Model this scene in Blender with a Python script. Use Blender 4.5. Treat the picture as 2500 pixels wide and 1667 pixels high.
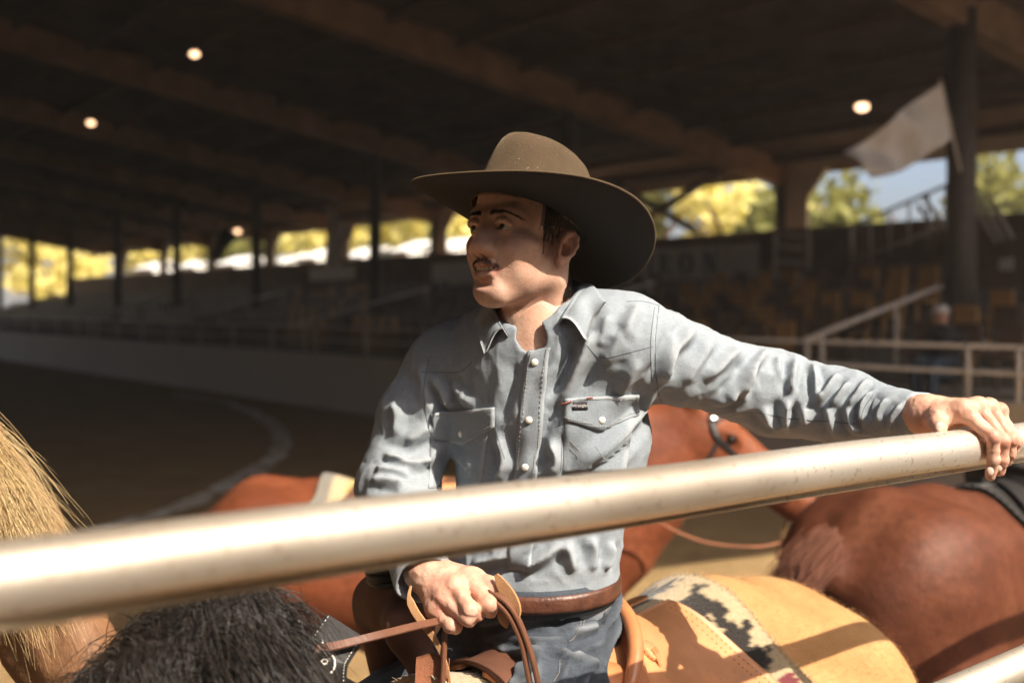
import bpy, math, random, zlib
import numpy as np
from mathutils import Vector, Matrix
from mathutils.bvhtree import BVHTree
for _o in list(bpy.data.objects): bpy.data.objects.remove(_o)
SC = bpy.context.scene
COL = SC.collection
# ---------------------------------------------------------------- camera
H_CAM, F_PX, HORIZON = 2.15, 2777.8, 750.0
cam_d = bpy.data.cameras.new('camera'); cam = bpy.data.objects.new('camera', cam_d); COL.objects.link(cam)
cam.location = (0, 0, H_CAM); cam.rotation_euler = (math.radians(90), 0, 0)
cam_d.sensor_width = 36; cam_d.lens = 40; cam_d.shift_y = -(833.5 - HORIZON) / 2500
cam_d.clip_start = 0.05; cam_d.clip_end = 2000
cam_d.dof.use_dof = True; cam_d.dof.focus_distance = 1.66; cam_d.dof.aperture_fstop = 2.8
SC.camera = cam
# ---------------------------------------------------------------- sky and sun
SUN_AZ, SUN_EL = math.radians(46), math.radians(43.5)      # travels to the left of +Y, downwards
SUN = Vector((-math.sin(SUN_AZ) * math.cos(SUN_EL), math.cos(SUN_AZ) * math.cos(SUN_EL), -math.sin(SUN_EL)))
world = bpy.data.worlds.new('World'); SC.world = world; world.use_nodes = True
wn = world.node_tree.nodes; wl = world.node_tree.links
bg = wn['Background']; sky = wn.new('ShaderNodeTexSky'); sky.sky_type = 'NISHITA'; sky.sun_disc = False
sky.sun_elevation = SUN_EL; sky.sun_rotation = math.atan2(-SUN.x, -SUN.y); sky.dust_density = 5.0; sky.air_density = .7
wl.new(sky.outputs[0], bg.inputs[0]); bg.inputs[1].default_value = 0.15
sun_d = bpy.data.lights.new('sun', 'SUN'); sun_d.energy = 5.0; sun_d.angle = math.radians(0.53); sun_d.color = (1.0, 0.90, 0.76)
sun = bpy.data.objects.new('sun', sun_d); COL.objects.link(sun)
sun.rotation_euler = SUN.to_track_quat('-Z', 'Y').to_euler(); sun.location = (6, -8, 14)
SC.view_settings.view_transform = 'Standard'; SC.view_settings.look = 'None'
SC.view_settings.exposure = 0.85; SC.view_settings.gamma = 1.0
SC.render.engine = 'CYCLES'
SC.cycles.use_denoising = True
SC.cycles.max_bounces = 8; SC.cycles.diffuse_bounces = 4; SC.cycles.glossy_bounces = 3
SC.cycles.sample_clamp_indirect = 6.0; SC.cycles.volume_bounces = 0
# ---------------------------------------------------------------- helpers
RNG = np.random.default_rng(7); random.seed(7)
def P(px, py, d): return np.array([(px - 1250) / F_PX * d, d, H_CAM - (py - HORIZON) / F_PX * d])   # a point of the place from a sight line and its depth
def nrm(v): v = np.asarray(v, float); return v / (np.linalg.norm(v, axis=-1, keepdims=True) + 1e-12)
def link(o, parent=None):
    COL.objects.link(o)
    if parent is not None: o.parent = parent
    return o
def tag(o, label=None, cat=None, group=None, kind=None):
    for k, v in (('label', label), ('category', cat), ('group', group), ('kind', kind)):
        if v: o[k] = v
    return o
def empty(name, loc, label=None, cat=None, group=None):
    o = bpy.data.objects.new(name, None); o.location = loc; o.empty_display_size = .1
    COL.objects.link(o); return tag(o, label, cat, group)
def np_mesh(name, V, F, smooth=True, attrs=None):
    """V (n,3); F: list of arrays (m,3)/(m,4)"""
    me = bpy.data.meshes.new(name); V = np.ascontiguousarray(V, np.float32)
    if isinstance(F, np.ndarray): F = [F]
    F = [np.asarray(f, np.int32) for f in F if len(f)]
    me.vertices.add(len(V)); me.vertices.foreach_set('co', V.ravel())
    tot = np.concatenate([np.full(len(f), f.shape[1], np.int32) for f in F])
    li = np.concatenate([f.ravel() for f in F]).astype(np.int32)
    me.loops.add(len(li)); me.loops.foreach_set('vertex_index', li)
    me.polygons.add(len(tot)); st = np.concatenate([[0], np.cumsum(tot)[:-1]]).astype(np.int32)
    me.polygons.foreach_set('loop_start', st)
    try: me.polygons.foreach_set('loop_total', tot)
    except Exception: pass
    me.polygons.foreach_set('use_smooth', np.full(len(tot), bool(smooth)))
    me.update(calc_edges=True); me.validate()
    for k, a in (attrs or {}).items():
        a = np.asarray(a, np.float32)
        if a.ndim == 1: me.attributes.new(k, 'FLOAT', 'POINT').data.foreach_set('value', np.ascontiguousarray(a))
        else:
            if a.shape[1] == 3: a = np.concatenate([a, np.ones((len(a), 1), np.float32)], 1)
            me.attributes.new(k, 'FLOAT_COLOR', 'POINT').data.foreach_set('color', np.ascontiguousarray(a).ravel())
    return me
def add(name, V, F, m, parent=None, smooth=True, attrs=None):
    V = np.asarray(V, float)
    if parent is not None: V = V - np.array(WLOC(parent))
    me = np_mesh(name, V, F, smooth, attrs)
    if m is not None: me.materials.append(m)
    return link(bpy.data.objects.new(name, me), parent)
def WLOC(o):                                     # parents here are never rotated: world place is the sum of offsets
    l = Vector(o.location)
    while o.parent: o = o.parent; l = l + Vector(o.location)
    return l
class MB:
    """collects simple shapes into one mesh"""
    def __init__(s): s.V = []; s.Q = []; s.T = []; s.n = 0
    def raw(s, V, Q=(), T=()):
        V = np.asarray(V, float); s.V.append(V)
        if len(Q): s.Q.append(np.asarray(Q) + s.n)
        if len(T): s.T.append(np.asarray(T) + s.n)
        s.n += len(V); return s
    def box(s, c, size, ax=None):
        c = np.asarray(c, float); h = np.asarray(size, float) / 2
        ax = np.eye(3) if ax is None else np.asarray(ax, float)
        S = np.array([[x, y, z] for x in (-1, 1) for y in (-1, 1) for z in (-1, 1)], float)
        return s.raw(c + (S * h) @ ax, [[0, 1, 3, 2], [4, 6, 7, 5], [0, 4, 5, 1], [2, 3, 7, 6], [0, 2, 6, 4], [1, 5, 7, 3]])
    def tube(s, pts, r, n=10, cap=True, up=(0, 0, 1), flat=1.0):
        V, Q, T = tube(pts, r, n, cap, up, flat); return s.raw(V, Q, T)
    def strap(s, pts, w, t, nor):
        V, Q = strap(pts, w, t, nor); return s.raw(V, Q)
    def obj(s, name, m, parent=None, smooth=False, attrs=None):
        F = ([np.concatenate(s.Q)] if s.Q else []) + ([np.concatenate(s.T)] if s.T else [])
        return add(name, np.concatenate(s.V), F, m, parent, smooth, attrs)
def frames(p, up=(0, 0, 1)):
    p = np.asarray(p, float); t = nrm(np.gradient(p, axis=0)); u = np.zeros_like(p); u0 = np.asarray(up, float)
    for i in range(len(p)):
        v = u0 - t[i] * np.dot(u0, t[i])
        if np.linalg.norm(v) < 1e-3: v = np.cross(t[i], [1, 0.3, 0.1])
        u[i] = v / np.linalg.norm(v)
        if i >= 0 and up is None: u0 = u[i]
    return t, u, np.cross(t, u)
def tube(pts, r, n=10, cap=True, up=(0, 0, 1), flat=1.0):
    p = np.asarray(pts, float); K = len(p); r = np.broadcast_to(np.asarray(r, float), (K,))
    t, u, b = frames(p, up); a = np.arange(n) * 2 * np.pi / n
    V = p[:, None] + r[:, None, None] * (np.cos(a)[None, :, None] * u[:, None] * flat + np.sin(a)[None, :, None] * b[:, None])
    i = np.arange(K - 1)[:, None] * n; j = np.arange(n)[None]; j2 = (j + 1) % n
    Q = np.stack([i + j, i + j2, i + n + j2, i + n + j], -1).reshape(-1, 4); V = V.reshape(-1, 3); T = []
    if cap:
        V = np.concatenate([V, p[:1], p[-1:]]); c0 = K * n
        T = [[c0, (k + 1) % n, k] for k in range(n)] + [[c0 + 1, (K - 1) * n + k, (K - 1) * n + (k + 1) % n] for k in range(n)]
    return V, Q, T
def strap(pts, w, t, nor):
    """flat band: width w along (tangent x normal), thickness t along the normal"""
    p = np.asarray(pts, float); K = len(p); w = np.broadcast_to(np.asarray(w, float), (K,))
    nn = nrm(np.broadcast_to(np.asarray(nor, float), (K, 3))); tg = nrm(np.gradient(p, axis=0)); s = nrm(np.cross(tg, nn)); nn = nrm(np.cross(s, tg))
    prof = [(-.5, 0), (-.42, .5), (.42, .5), (.5, 0), (.42, -.5), (-.42, -.5)]
    V = np.stack([p + s * (a * w)[:, None] + nn * (b * t) for a, b in prof], 1).reshape(-1, 3); n = 6
    i = np.arange(K - 1)[:, None] * n; j = np.arange(n)[None]; j2 = (j + 1) % n
    Q = np.stack([i + j, i + j2, i + n + j2, i + n + j], -1).reshape(-1, 4)
    Q = np.concatenate([Q, [[0, 1, 2, 3], [0, 3, 4, 5], [(K - 1) * n + 3, (K - 1) * n + 2, (K - 1) * n + 1, (K - 1) * n], [(K - 1) * n + 5, (K - 1) * n + 4, (K - 1) * n + 3, (K - 1) * n]]])
    return V, Q
def spline(pts, n=24):
    p = np.asarray(pts, float); K = len(p)
    if K < 3: return p[0] + (p[-1] - p[0]) * np.linspace(0, 1, n)[:, None]
    q = np.concatenate([[2 * p[0] - p[1]], p, [2 * p[-1] - p[-2]]]); t = np.linspace(0, K - 1 - 1e-9, n); i = t.astype(int); f = (t - i)[:, None]
    a, b, c, d = q[i], q[i + 1], q[i + 2], q[i + 3]
    return .5 * (2 * b + (c - a) * f + (2 * a - 5 * b + 4 * c - d) * f ** 2 + (3 * b - a - 3 * c + d) * f ** 3)
def hair(paths, r0, r1=None, tip=.25):
    """(N,K,3) paths -> thin three-sided tapered tubes"""
    p = np.asarray(paths, float); N, K, _ = p.shape; t = np.gradient(p, axis=1); t = nrm(t)
    a = np.cross(t, np.array([.31, .52, .79])); a = nrm(a); b = np.cross(t, a)
    r = np.linspace(1, tip, K)[None, :, None] * np.broadcast_to(np.asarray(r0, float).reshape(-1, 1, 1), (N, 1, 1))
    V = np.stack([p + r * (np.cos(x) * a + np.sin(x) * b) for x in (0, 2.094, 4.189)], 2).reshape(-1, 3)
    base = (np.arange(N) * K * 3)[:, None, None]; k = (np.arange(K - 1) * 3)[None, :, None]; j = np.arange(3)[None, None]; j2 = (j + 1) % 3
    Q = np.stack([base + k + j, base + k + j2, base + k + 3 + j2, base + k + 3 + j], -1).reshape(-1, 4)
    return V, Q
# ---- implicit shapes
def smin(a, b, k):
    if k <= 0: return np.minimum(a, b)
    h = np.clip(.5 + .5 * (b - a) / k, 0, 1); return b + (a - b) * h - k * h * (1 - h)
def smax(a, b, k): return -smin(-a, -b, k)
def d_cone(p, a, b, r1, r2):
    a = np.asarray(a, np.float32); b = np.asarray(b, np.float32); ab = b - a; L = float(ab @ ab) + 1e-12
    t = np.clip(((p - a) @ ab) / L, 0, 1); return np.linalg.norm(p - a - t[:, None] * ab, axis=1) - (r1 + (r2 - r1) * t)
def d_ell(p, c, r, R=None):
    q = p - np.asarray(c, np.float32)
    if R is not None: q = q @ np.asarray(R, np.float32)          # columns of R: the ellipsoid's axes
    r = np.asarray(r, np.float32); k0 = np.linalg.norm(q / r, axis=1); k1 = np.linalg.norm(q / (r * r), axis=1) + 1e-9
    return k0 * (k0 - 1) / k1
def d_box(p, c, h, rd, R=None):
    q = p - np.asarray(c, np.float32)
    if R is not None: q = q @ np.asarray(R, np.float32)
    q = np.abs(q) - (np.asarray(h, np.float32) - rd); return np.linalg.norm(np.maximum(q, 0), axis=1) + np.minimum(q.max(1), 0) - rd
class Sdf:
    def __init__(s): s.ops = []
    def cone(s, a, b, r1, r2, k=.01, op=1): s.ops.append((op, k, d_cone, (a, b, r1, r2))); return s
    def ell(s, c, r, k=.01, R=None, op=1): s.ops.append((op, k, d_ell, (c, r, R))); return s
    def box(s, c, h, rd, k=.01, R=None, op=1): s.ops.append((op, k, d_box, (c, h, rd, R))); return s
    def fn(s, f, k=.01, op=1): s.ops.append((op, k, f, ())); return s
    def chain(s, pts, rad, k=.01):
        for i in range(len(pts) - 1): s.cone(pts[i], pts[i + 1], rad[i], rad[i + 1], k)
        return s
    pre = None
    def __call__(s, p):
        p = np.asarray(p, np.float32)
        if s.pre is not None: p = s.pre(p)
        d = np.full(len(p), 9.0, np.float32)
        if len(p) < 3000:
            for op, k, f, a in s.ops:
                e = f(p, *a); d = smin(d, e, k) if op > 0 else smax(d, -e, k)
            return d
        c = s.cell; q = np.floor(p / c).astype(np.int64) + 4096; key = (q[:, 0] << 28) | (q[:, 1] << 14) | q[:, 2]; u, inv = np.unique(key, return_inverse=True)
        ctr = (np.stack([u >> 28, (u >> 14) & 16383, u & 16383], 1) - 4096 + .5).astype(np.float32) * c; R = c * 1.45
        for op, k, f, a in s.ops:                                   # only where the shape can reach the cell
            m = np.nonzero((f(ctr, *a) < R + k)[inv])[0]
            if len(m) == 0: continue
            e = f(p[m], *a); d[m] = smin(d[m], e, k) if op > 0 else smax(d[m], -e, k)
        return d
    cell = .03
def rotm(ax, deg):
    return np.array(Matrix.Rotation(math.radians(deg), 3, ax))
def mesh_sdf(f, lo, hi, h, proj=1, B=8):
    f.cell = h * B
    lo = np.asarray(lo, float); nb = np.ceil((np.asarray(hi, float) - lo) / (h * B)).astype(int) + 1; n = nb * B
    bi = np.stack(np.meshgrid(*[np.arange(x) for x in nb], indexing='ij'), -1).reshape(-1, 3)
    ctr = lo + (bi * B + (B - 1) / 2) * h; dc = f(ctr); act = np.abs(dc) < h * B * .87 * 1.7
    D = np.repeat(np.repeat(np.repeat(np.sign(dc).reshape(nb).astype(np.float32), B, 0), B, 1), B, 2)
    o = np.stack(np.meshgrid(*[np.arange(B)] * 3, indexing='ij'), -1).reshape(-1, 3); ab = bi[act]
    for s0 in range(0, len(ab), 400):
        gi = (ab[s0:s0 + 400, None] * B + o[None]).reshape(-1, 3); D[gi[:, 0], gi[:, 1], gi[:, 2]] = f(lo + gi * h)
    s = D < 0; cs = [(i, j, k) for i in (0, 1) for j in (0, 1) for k in (0, 1)]
    def sh(A, c): return A[c[0]:n[0] - 1 + c[0], c[1]:n[1] - 1 + c[1], c[2]:n[2] - 1 + c[2]]
    cnt = np.zeros(n - 1, np.uint8)
    for c in cs: cnt += sh(s, c)
    I = np.argwhere((cnt > 0) & (cnt < 8)); pos = np.zeros((len(I), 3)); num = np.zeros(len(I))
    for a in cs:
        for ax in range(3):
            if a[ax]: continue
            b = list(a); b[ax] = 1; A = I + a; Bq = I + b
            va = D[A[:, 0], A[:, 1], A[:, 2]]; vb = D[Bq[:, 0], Bq[:, 1], Bq[:, 2]]; m = (va < 0) != (vb < 0)
            t = np.where(m, va / (va - vb + 1e-12), 0); q = A.astype(float); q[:, ax] += t; pos[m] += q[m]; num[m] += 1
    V = lo + pos / np.maximum(num, 1)[:, None] * h
    vid = np.full(n - 1, -1, np.int32); vid[I[:, 0], I[:, 1], I[:, 2]] = np.arange(len(I)); Q = []
    for ax in range(3):
        b = [0, 0, 0]; b[ax] = 1; u, v = [(1, 2), (2, 0), (0, 1)][ax]
        sl0 = [slice(1, n[k] - 1) for k in range(3)]; sl1 = list(sl0); sl1[ax] = slice(2, n[ax])
        s0 = s[tuple(sl0)]; s1 = s[tuple(sl1)]; E = np.argwhere(s0 != s1) + 1
        fl = s[E[:, 0], E[:, 1], E[:, 2]]; eu = np.eye(3, dtype=int)[u]; ev = np.eye(3, dtype=int)[v]
        q = [vid[tuple((E - x).T)] for x in (eu * 0, eu, eu + ev, ev)]; q = np.stack(q, 1)
        q[~fl] = q[~fl][:, ::-1]; Q.append(q)
    Q = np.concatenate(Q); Q = Q[(Q >= 0).all(1)]
    for _ in range(proj):
        g = grad(f, V, h * .5); V = V - np.clip(f(V), -h, h)[:, None] * g
    return V, Q
def grad(f, V, e):
    g = np.stack([f(V + np.eye(3)[i] * e) - f(V - np.eye(3)[i] * e) for i in range(3)], 1); return nrm(g)
def vnormals(V, Q):
    a = V[Q[:, 0]]; n = np.cross(V[Q[:, 2]] - a, V[Q[:, 3]] - V[Q[:, 1]]); N = np.zeros_like(V)
    for k in range(4): np.add.at(N, Q[:, k], n)
    return nrm(N)
def relax(V, Q, it=1, lam=.5):
    E = np.concatenate([Q[:, [0, 1]], Q[:, [1, 2]], Q[:, [2, 3]], Q[:, [3, 0]]])
    for _ in range(it):
        S = np.zeros_like(V); C = np.zeros(len(V)); np.add.at(S, E[:, 0], V[E[:, 1]]); np.add.at(C, E[:, 0], 1); np.add.at(S, E[:, 1], V[E[:, 0]]); np.add.at(C, E[:, 1], 1)
        V = V + lam * (S / np.maximum(C, 1)[:, None] - V)
    return V
def keep_largest(V, Q):
    L = np.arange(len(V))
    while True:
        m = L[Q].min(1); M = L.copy(); np.minimum.at(M, Q.ravel(), np.repeat(m, 4)); M = M[M]
        if (M == L).all(): break
        L = M
    b = np.argmax(np.bincount(L)); k = L == b; idx = np.cumsum(k) - 1; return V[k], idx[Q[k[Q[:, 0]]]]
def bvh(V, Q): return BVHTree.FromPolygons(np.asarray(V, float).tolist(), np.asarray(Q).tolist())
def shoot(tree, px, py, far=9.0):
    """first hit of the sight line through (px,py): place, normal"""
    o = Vector((0, 0, H_CAM)); d = Vector(P(px, py, 1.0)) - o; h = tree.ray_cast(o, d.normalized(), far)
    return (np.array(h[0]), np.array(h[1])) if h[0] is not None else (None, None)
def gauss(x, w): return np.exp(-(x / w) ** 2)
def seg_dist(V, path):
    """distance of V to a polyline and the position 0..1 along it"""
    path = np.asarray(path, float); best = np.full(len(V), 9.0); tt = np.zeros(len(V)); n = len(path) - 1
    for i in range(n):
        a, b = path[i], path[i + 1]; ab = b - a; t = np.clip((V - a) @ ab / (ab @ ab + 1e-12), 0, 1); d = np.linalg.norm(V - a - t[:, None] * ab, axis=1)
        m = d < best; best[m] = d[m]; tt[m] = (i + t[m]) / n
    return best, tt
# ---- value noise in numpy (for shapes, not colours)
_perm = np.random.default_rng(3).random(4096).astype(np.float32)
def vnoise(p, s=1.0):
    p = np.asarray(p, float) * s; i = np.floor(p).astype(np.int64); f = p - i; f = f * f * (3 - 2 * f); r = 0
    for dx in (0, 1):
        for dy in (0, 1):
            for dz in (0, 1):
                w = (f[:, 0] if dx else 1 - f[:, 0]) * (f[:, 1] if dy else 1 - f[:, 1]) * (f[:, 2] if dz else 1 - f[:, 2])
                r = r + w * _perm[((i[:, 0] + dx) * 73 + (i[:, 1] + dy) * 1571 + (i[:, 2] + dz) * 3907) % 4096]
    return r * 2 - 1
# ---------------------------------------------------------------- materials
class NT:
    def __init__(s, name):
        s.m = bpy.data.materials.new(name); s.m.use_nodes = True; s.t = s.m.node_tree; s.b = s.t.nodes['Principled BSDF']; s.out = s.t.nodes['Material Output']
    def n(s, typ, **kw):
        x = s.t.nodes.new(typ)
        for k, v in kw.items():
            if k.startswith('_'): setattr(x, k[1:], v)
            else: x.inputs[k.replace('_', ' ')].default_value = v
        return x
    def l(s, a, b): s.t.links.new(a, b)
    def coord(s, scale=(1, 1, 1), kind='Object'):
        c = s.n('ShaderNodeTexCoord'); mp = s.n('ShaderNodeMapping'); mp.inputs['Scale'].default_value = scale; s.l(c.outputs[kind], mp.inputs[0]); return mp.outputs[0]
    def noise(s, vec, scale, detail=4, rough=.55):
        x = s.n('ShaderNodeTexNoise', Scale=scale, Detail=detail, Roughness=rough); s.l(vec, x.inputs[0]); return x.outputs[0]
    def ramp(s, fac, stops):
        r = s.n('ShaderNodeValToRGB'); e = r.color_ramp.elements
        while len(e) < len(stops): e.new(.5)
        for k, (p, c) in enumerate(stops): e[k].position = p; e[k].color = (*c, 1) if len(c) == 3 else c
        s.l(fac, r.inputs[0]); return r.outputs[0]
    def mix(s, fac, a, b, mode='MIX'):
        x = s.n('ShaderNodeMix', _data_type='RGBA', _blend_type=mode)
        for v, i in ((fac, 0), (a, 6), (b, 7)):
            if hasattr(v, 'is_linked'): s.l(v, x.inputs[i])
            else: x.inputs[i].default_value = v if i == 0 else (*v, 1)
        return x.outputs[2]
    def attr(s, name, out='Color'):
        a = s.n('ShaderNodeAttribute', _attribute_name=name); return a.outputs[out]
    def math(s, op, a, b=0.0):
        x = s.n('ShaderNodeMath', _operation=op)
        for v, i in ((a, 0), (b, 1)):
            if hasattr(v, 'is_linked'): s.l(v, x.inputs[i])
            else: x.inputs[i].default_value = v
        return x.outputs[0]
    def bump(s, h, strength=.3, dist=.001, prev=None):
        b = s.n('ShaderNodeBump', Strength=strength, Distance=dist); s.l(h, b.inputs['Height'])
        if prev is not None: s.l(prev, b.inputs['Normal'])
        s.l(b.outputs[0], s.b.inputs['Normal']); return b.outputs[0]
    def col(s, c):
        if hasattr(c, 'is_linked'): s.l(c, s.b.inputs['Base Color'])
        else: s.b.inputs['Base Color'].default_value = (*c, 1)
        return s
    def set(s, **kw):
        for k, v in kw.items(): s.b.inputs[k.replace('_', ' ')].default_value = v
        return s
def plain(name, c, rough=.6, metal=0, var=.18, scale=6, bump=.15, bscale=60, bdist=.002, spec=.5):
    k = NT(name); v = k.coord(); f = k.noise(v, scale, 5)
    k.col(k.ramp(f, [(.3, tuple(x * (1 - var) for x in c)), (.7, tuple(min(1, x * (1 + var)) for x in c))]))
    k.set(Roughness=rough, Metallic=metal, Specular_IOR_Level=spec)
    if bump: k.bump(k.noise(v, bscale, 4), bump, bdist)
    return k.m
# ================================================================ the arena building (local frame: w across towards the stand's back, t along the stand, z up)
W0 = np.array([5.3, 11.8]); DW = np.array([.8, .6]); DT = np.array([-.6, .8])
AXW = np.array([[.8, .6, 0], [-.6, .8, 0], [0, 0, 1]])
def UW(w, t, z): q = W0 + w * DW + t * DT; return np.array([q[0], q[1], z])
def PW(px, py, w):                                  # where a sight line meets the upright plane w = const
    a = (px - 1250) / F_PX; Y = (w + W0 @ DW) / (DW[0] * a + DW[1]); return P(px, py, Y)
def TW(px, w): q = PW(px, 750, w)[:2] - W0; return float(q @ DT)
def roof_z(w): return np.where(np.asarray(w) > -14, 5.55 + .166 * (9.5 - np.asarray(w)), 9.45 + .08 * (np.asarray(w) + 14))
# ---- materials of the setting
def m_dirt():
    k = NT('arena_dirt'); v = k.coord(); a = k.noise(v, 1.3, 6, .6); b = k.noise(v, 14, 5, .65)
    c = k.mix(k.math('MULTIPLY', b, .6), k.ramp(a, [(.3, (.27, .175, .08)), (.55, (.36, .24, .11)), (.75, (.44, .305, .15))]), (.20, .13, .068))
    k.col(c).set(Roughness=.95, Specular_IOR_Level=.1); n1 = k.bump(k.noise(v, 3.2, 6, .7), .7, .10); k.bump(b, .6, .03, n1); return k.m
M_dirt = m_dirt()
def m_chalk():
    k = NT('chalk'); v = k.coord(); f = k.ramp(k.noise(v, 2.6, 6, .7), [(.40, (0, 0, 0)), (.58, (1, 1, 1))]); k.col(k.mix(f, (.30, .215, .12), (.80, .78, .74))).set(Roughness=.95); k.bump(k.noise(v, 14, 5), .6, .03); return k.m
M_chalk = m_chalk()
M_wallp = plain('wall_paint', (.84, .76, .66), .7, var=.05, scale=.6, bump=.1)
M_conc = plain('concrete', (.30, .26, .22), .85, var=.25, scale=2)
M_wood = plain('dark_timber', (.28, .175, .11), .75, var=.35, scale=2, bump=.3, bscale=20)
M_gird = plain('girder_timber', (.30, .19, .12), .75, var=.3, scale=2, bump=.3, bscale=20); M_roof = plain('roof_boards', (.14, .10, .075), .85, var=.35, scale=1.5, bump=.3, bscale=14)
M_purl = plain('purlin_timber', (.15, .10, .07), .9); M_steel = plain('brown_steel', (.12, .095, .08), .6, var=.2)
M_beige = plain('beige_siding', (.80, .72, .60), .7, var=.1)
M_pipe = plain('pale_pipe', (.82, .74, .65), .45, var=.15)
M_ban = plain('banner_vinyl', (.88, .85, .80), .5, var=.06, bump=0)
M_ink = plain('banner_ink', (.03, .03, .03), .5, bump=0)
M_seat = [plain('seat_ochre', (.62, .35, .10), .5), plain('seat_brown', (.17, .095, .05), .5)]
M_flagw = plain('white_flag_cloth', (.84, .81, .79), .85, var=.06, bump=.1)
M_flagk = plain('black_flag_cloth', (.02, .02, .02), .85)
def emit(name, c, s):
    k = NT(name); k.col((.8, .8, .8)); k.b.inputs['Emission Color'].default_value = (*c, 1); k.b.inputs['Emission Strength'].default_value = s; return k.m
M_bulb = emit('lamp_bulb', (1.0, .60, .34), 2.6)
# ---- ground
add('ground', [[-400, -400, 0], [400, -400, 0], [400, 400, 0], [-400, 400, 0]], np.array([[0, 1, 2, 3]]), M_dirt, smooth=False)['kind'] = 'structure'
def chalk():
    px = [(430, 962), (500, 972), (560, 985), (620, 1008), (662, 1033), (690, 1062), (684, 1100), (650, 1132), (600, 1163), (530, 1200), (440, 1236), (350, 1264), (200, 1300)]
    c = spline([P(x, y, H_CAM * F_PX / (y - HORIZON)) for x, y in px], 70); c[:, 2] = .004
    t = nrm(np.gradient(c, axis=0)); s = np.stack([-t[:, 1], t[:, 0], 0 * t[:, 0]], 1); w = .15 + .07 * vnoise(c * 3); w2 = .15 + .07 * vnoise(c * 3 + 9)
    V = np.stack([c - s * w[:, None], c + s * w2[:, None]], 1).reshape(-1, 3); i = np.arange(69)[:, None] * 2
    add('chalk_line', V, i + np.array([[0, 1, 3, 2]]), M_chalk)['kind'] = 'structure'
chalk()
# ---- low wall round the arena
def arena_wall():
    e = empty('arena_wall', UW(0, 20, 0), 'long low beige wall along the far edge of the arena dirt', 'wall')
    for t0 in np.arange(-16, 66, 4.0):
        MB().box(UW(.06, t0 + 2, .55), (.12, 3.985, 1.10), AXW).obj('panel', M_wallp, e)
    MB().box(UW(.06, 25, 1.125), (.18, 82, .05), AXW).obj('cap', M_wallp, e)
arena_wall()
# ---- tiers
def stand():
    e = empty('grandstand', UW(4, 20, 0), 'stepped concrete grandstand tiers rising behind the arena wall', 'grandstand')
    for k in range(9):
        z = .95 + .215 * k; w0 = .13 + (0 if k == 0 else .75 + .87 * (k - 1)); w1 = .13 + .75 + .87 * k
        MB().box(UW((w0 + w1) / 2, 25, z / 2), (w1 - w0 - .004, 82, z), AXW).obj('tier', M_conc, e)
    MB().box(UW(8.72, 25, 1.9), (.12, 82, 3.8), AXW).obj('parapet', M_wood, e)
    MB().box(UW(8.72, 25, 3.84), (.2, 82, .07), AXW).obj('parapet_cap', M_wood, e)
stand()
def TZ(k): return .95 + .215 * k
def TWc(k): return .13 + .75 + .87 * (k - .5)
# ---- seats: each a thing, the far ones one mass
AISLES = [(2.1, 3.6), (9.2, 10.4), (17, 18.2), (25, 26.2), (33, 34.2)]
def seats():
    def shape(c):
        b = MB(); b.box(c + UW(.10, 0, .62) - UW(0, 0, 0), (.04, .33, .34), AXW).box(c + UW(-.1, 0, .42) - UW(0, 0, 0), (.36, .36, .035), AXW)
        for s in (-.15, .15): b.box(c + UW(.03, s, .21) - UW(0, 0, 0), (.05, .03, .42), AXW)
        return b
    me = []
    for m in M_seat:
        o = shape(np.zeros(3)).obj('stadium_chair', m); me.append(o.data); bpy.data.objects.remove(o)
    rnd = random.Random(5); near = []; far = MB()
    for k in range(1, 6):
        for t in np.arange(-3, 56, .56):
            if any(a < t < b for a, b in AISLES): continue
            p = UW(TWc(k), t, TZ(k) + .002); px = 1250 + F_PX * p[0] / p[1]
            if px > 2560: continue
            near.append((p, k, t, px))
    vis = [q for q in near if q[3] > 1590 or 700 < q[3] < 980]; vis.sort(key=lambda q: q[0][1]); pick = vis[:290]; ids = {id(q) for q in pick}
    ORD = ['first', 'second', 'third', 'fourth', 'fifth', 'sixth', 'seventh', 'eighth', 'ninth', 'tenth', 'eleventh', 'twelfth', 'thirteenth', 'fourteenth', 'fifteenth', 'sixteenth']
    nm = ['right of the aisle by the big column', 'left of the aisle by the big column', 'left of the aisle behind the hat', 'left of the aisle beside the rider\'s arm', 'left of the far aisle', 'left of the farthest aisle']; cnt = {}
    for p, k, t, px in sorted(pick, key=lambda q: q[2]):
        sec = sum(t > a for a, b in AISLES); lo_ = ([-9] + [b for a, b in AISLES])[sec]; i = int((t - lo_) / .56) if sec else int((AISLES[0][0] - t) / .56); c = rnd.random() > .55
        o = link(bpy.data.objects.new('stadium_chair', me[c])); o.location = p
        tag(o, '%s stadium chair, row %s up, %s %s' % (['ochre', 'brown'][c], ['zero', 'one', 'two', 'three', 'four', 'five', 'six', 'seven', 'eight'][k], ORD[min(15, i)], nm[sec]), 'chair', 'chairs in the grandstand rows')
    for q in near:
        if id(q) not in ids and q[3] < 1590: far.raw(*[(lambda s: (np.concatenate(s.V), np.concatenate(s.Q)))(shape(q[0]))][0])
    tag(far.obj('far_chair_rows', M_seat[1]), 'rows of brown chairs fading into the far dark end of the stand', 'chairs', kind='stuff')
seats()
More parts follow.
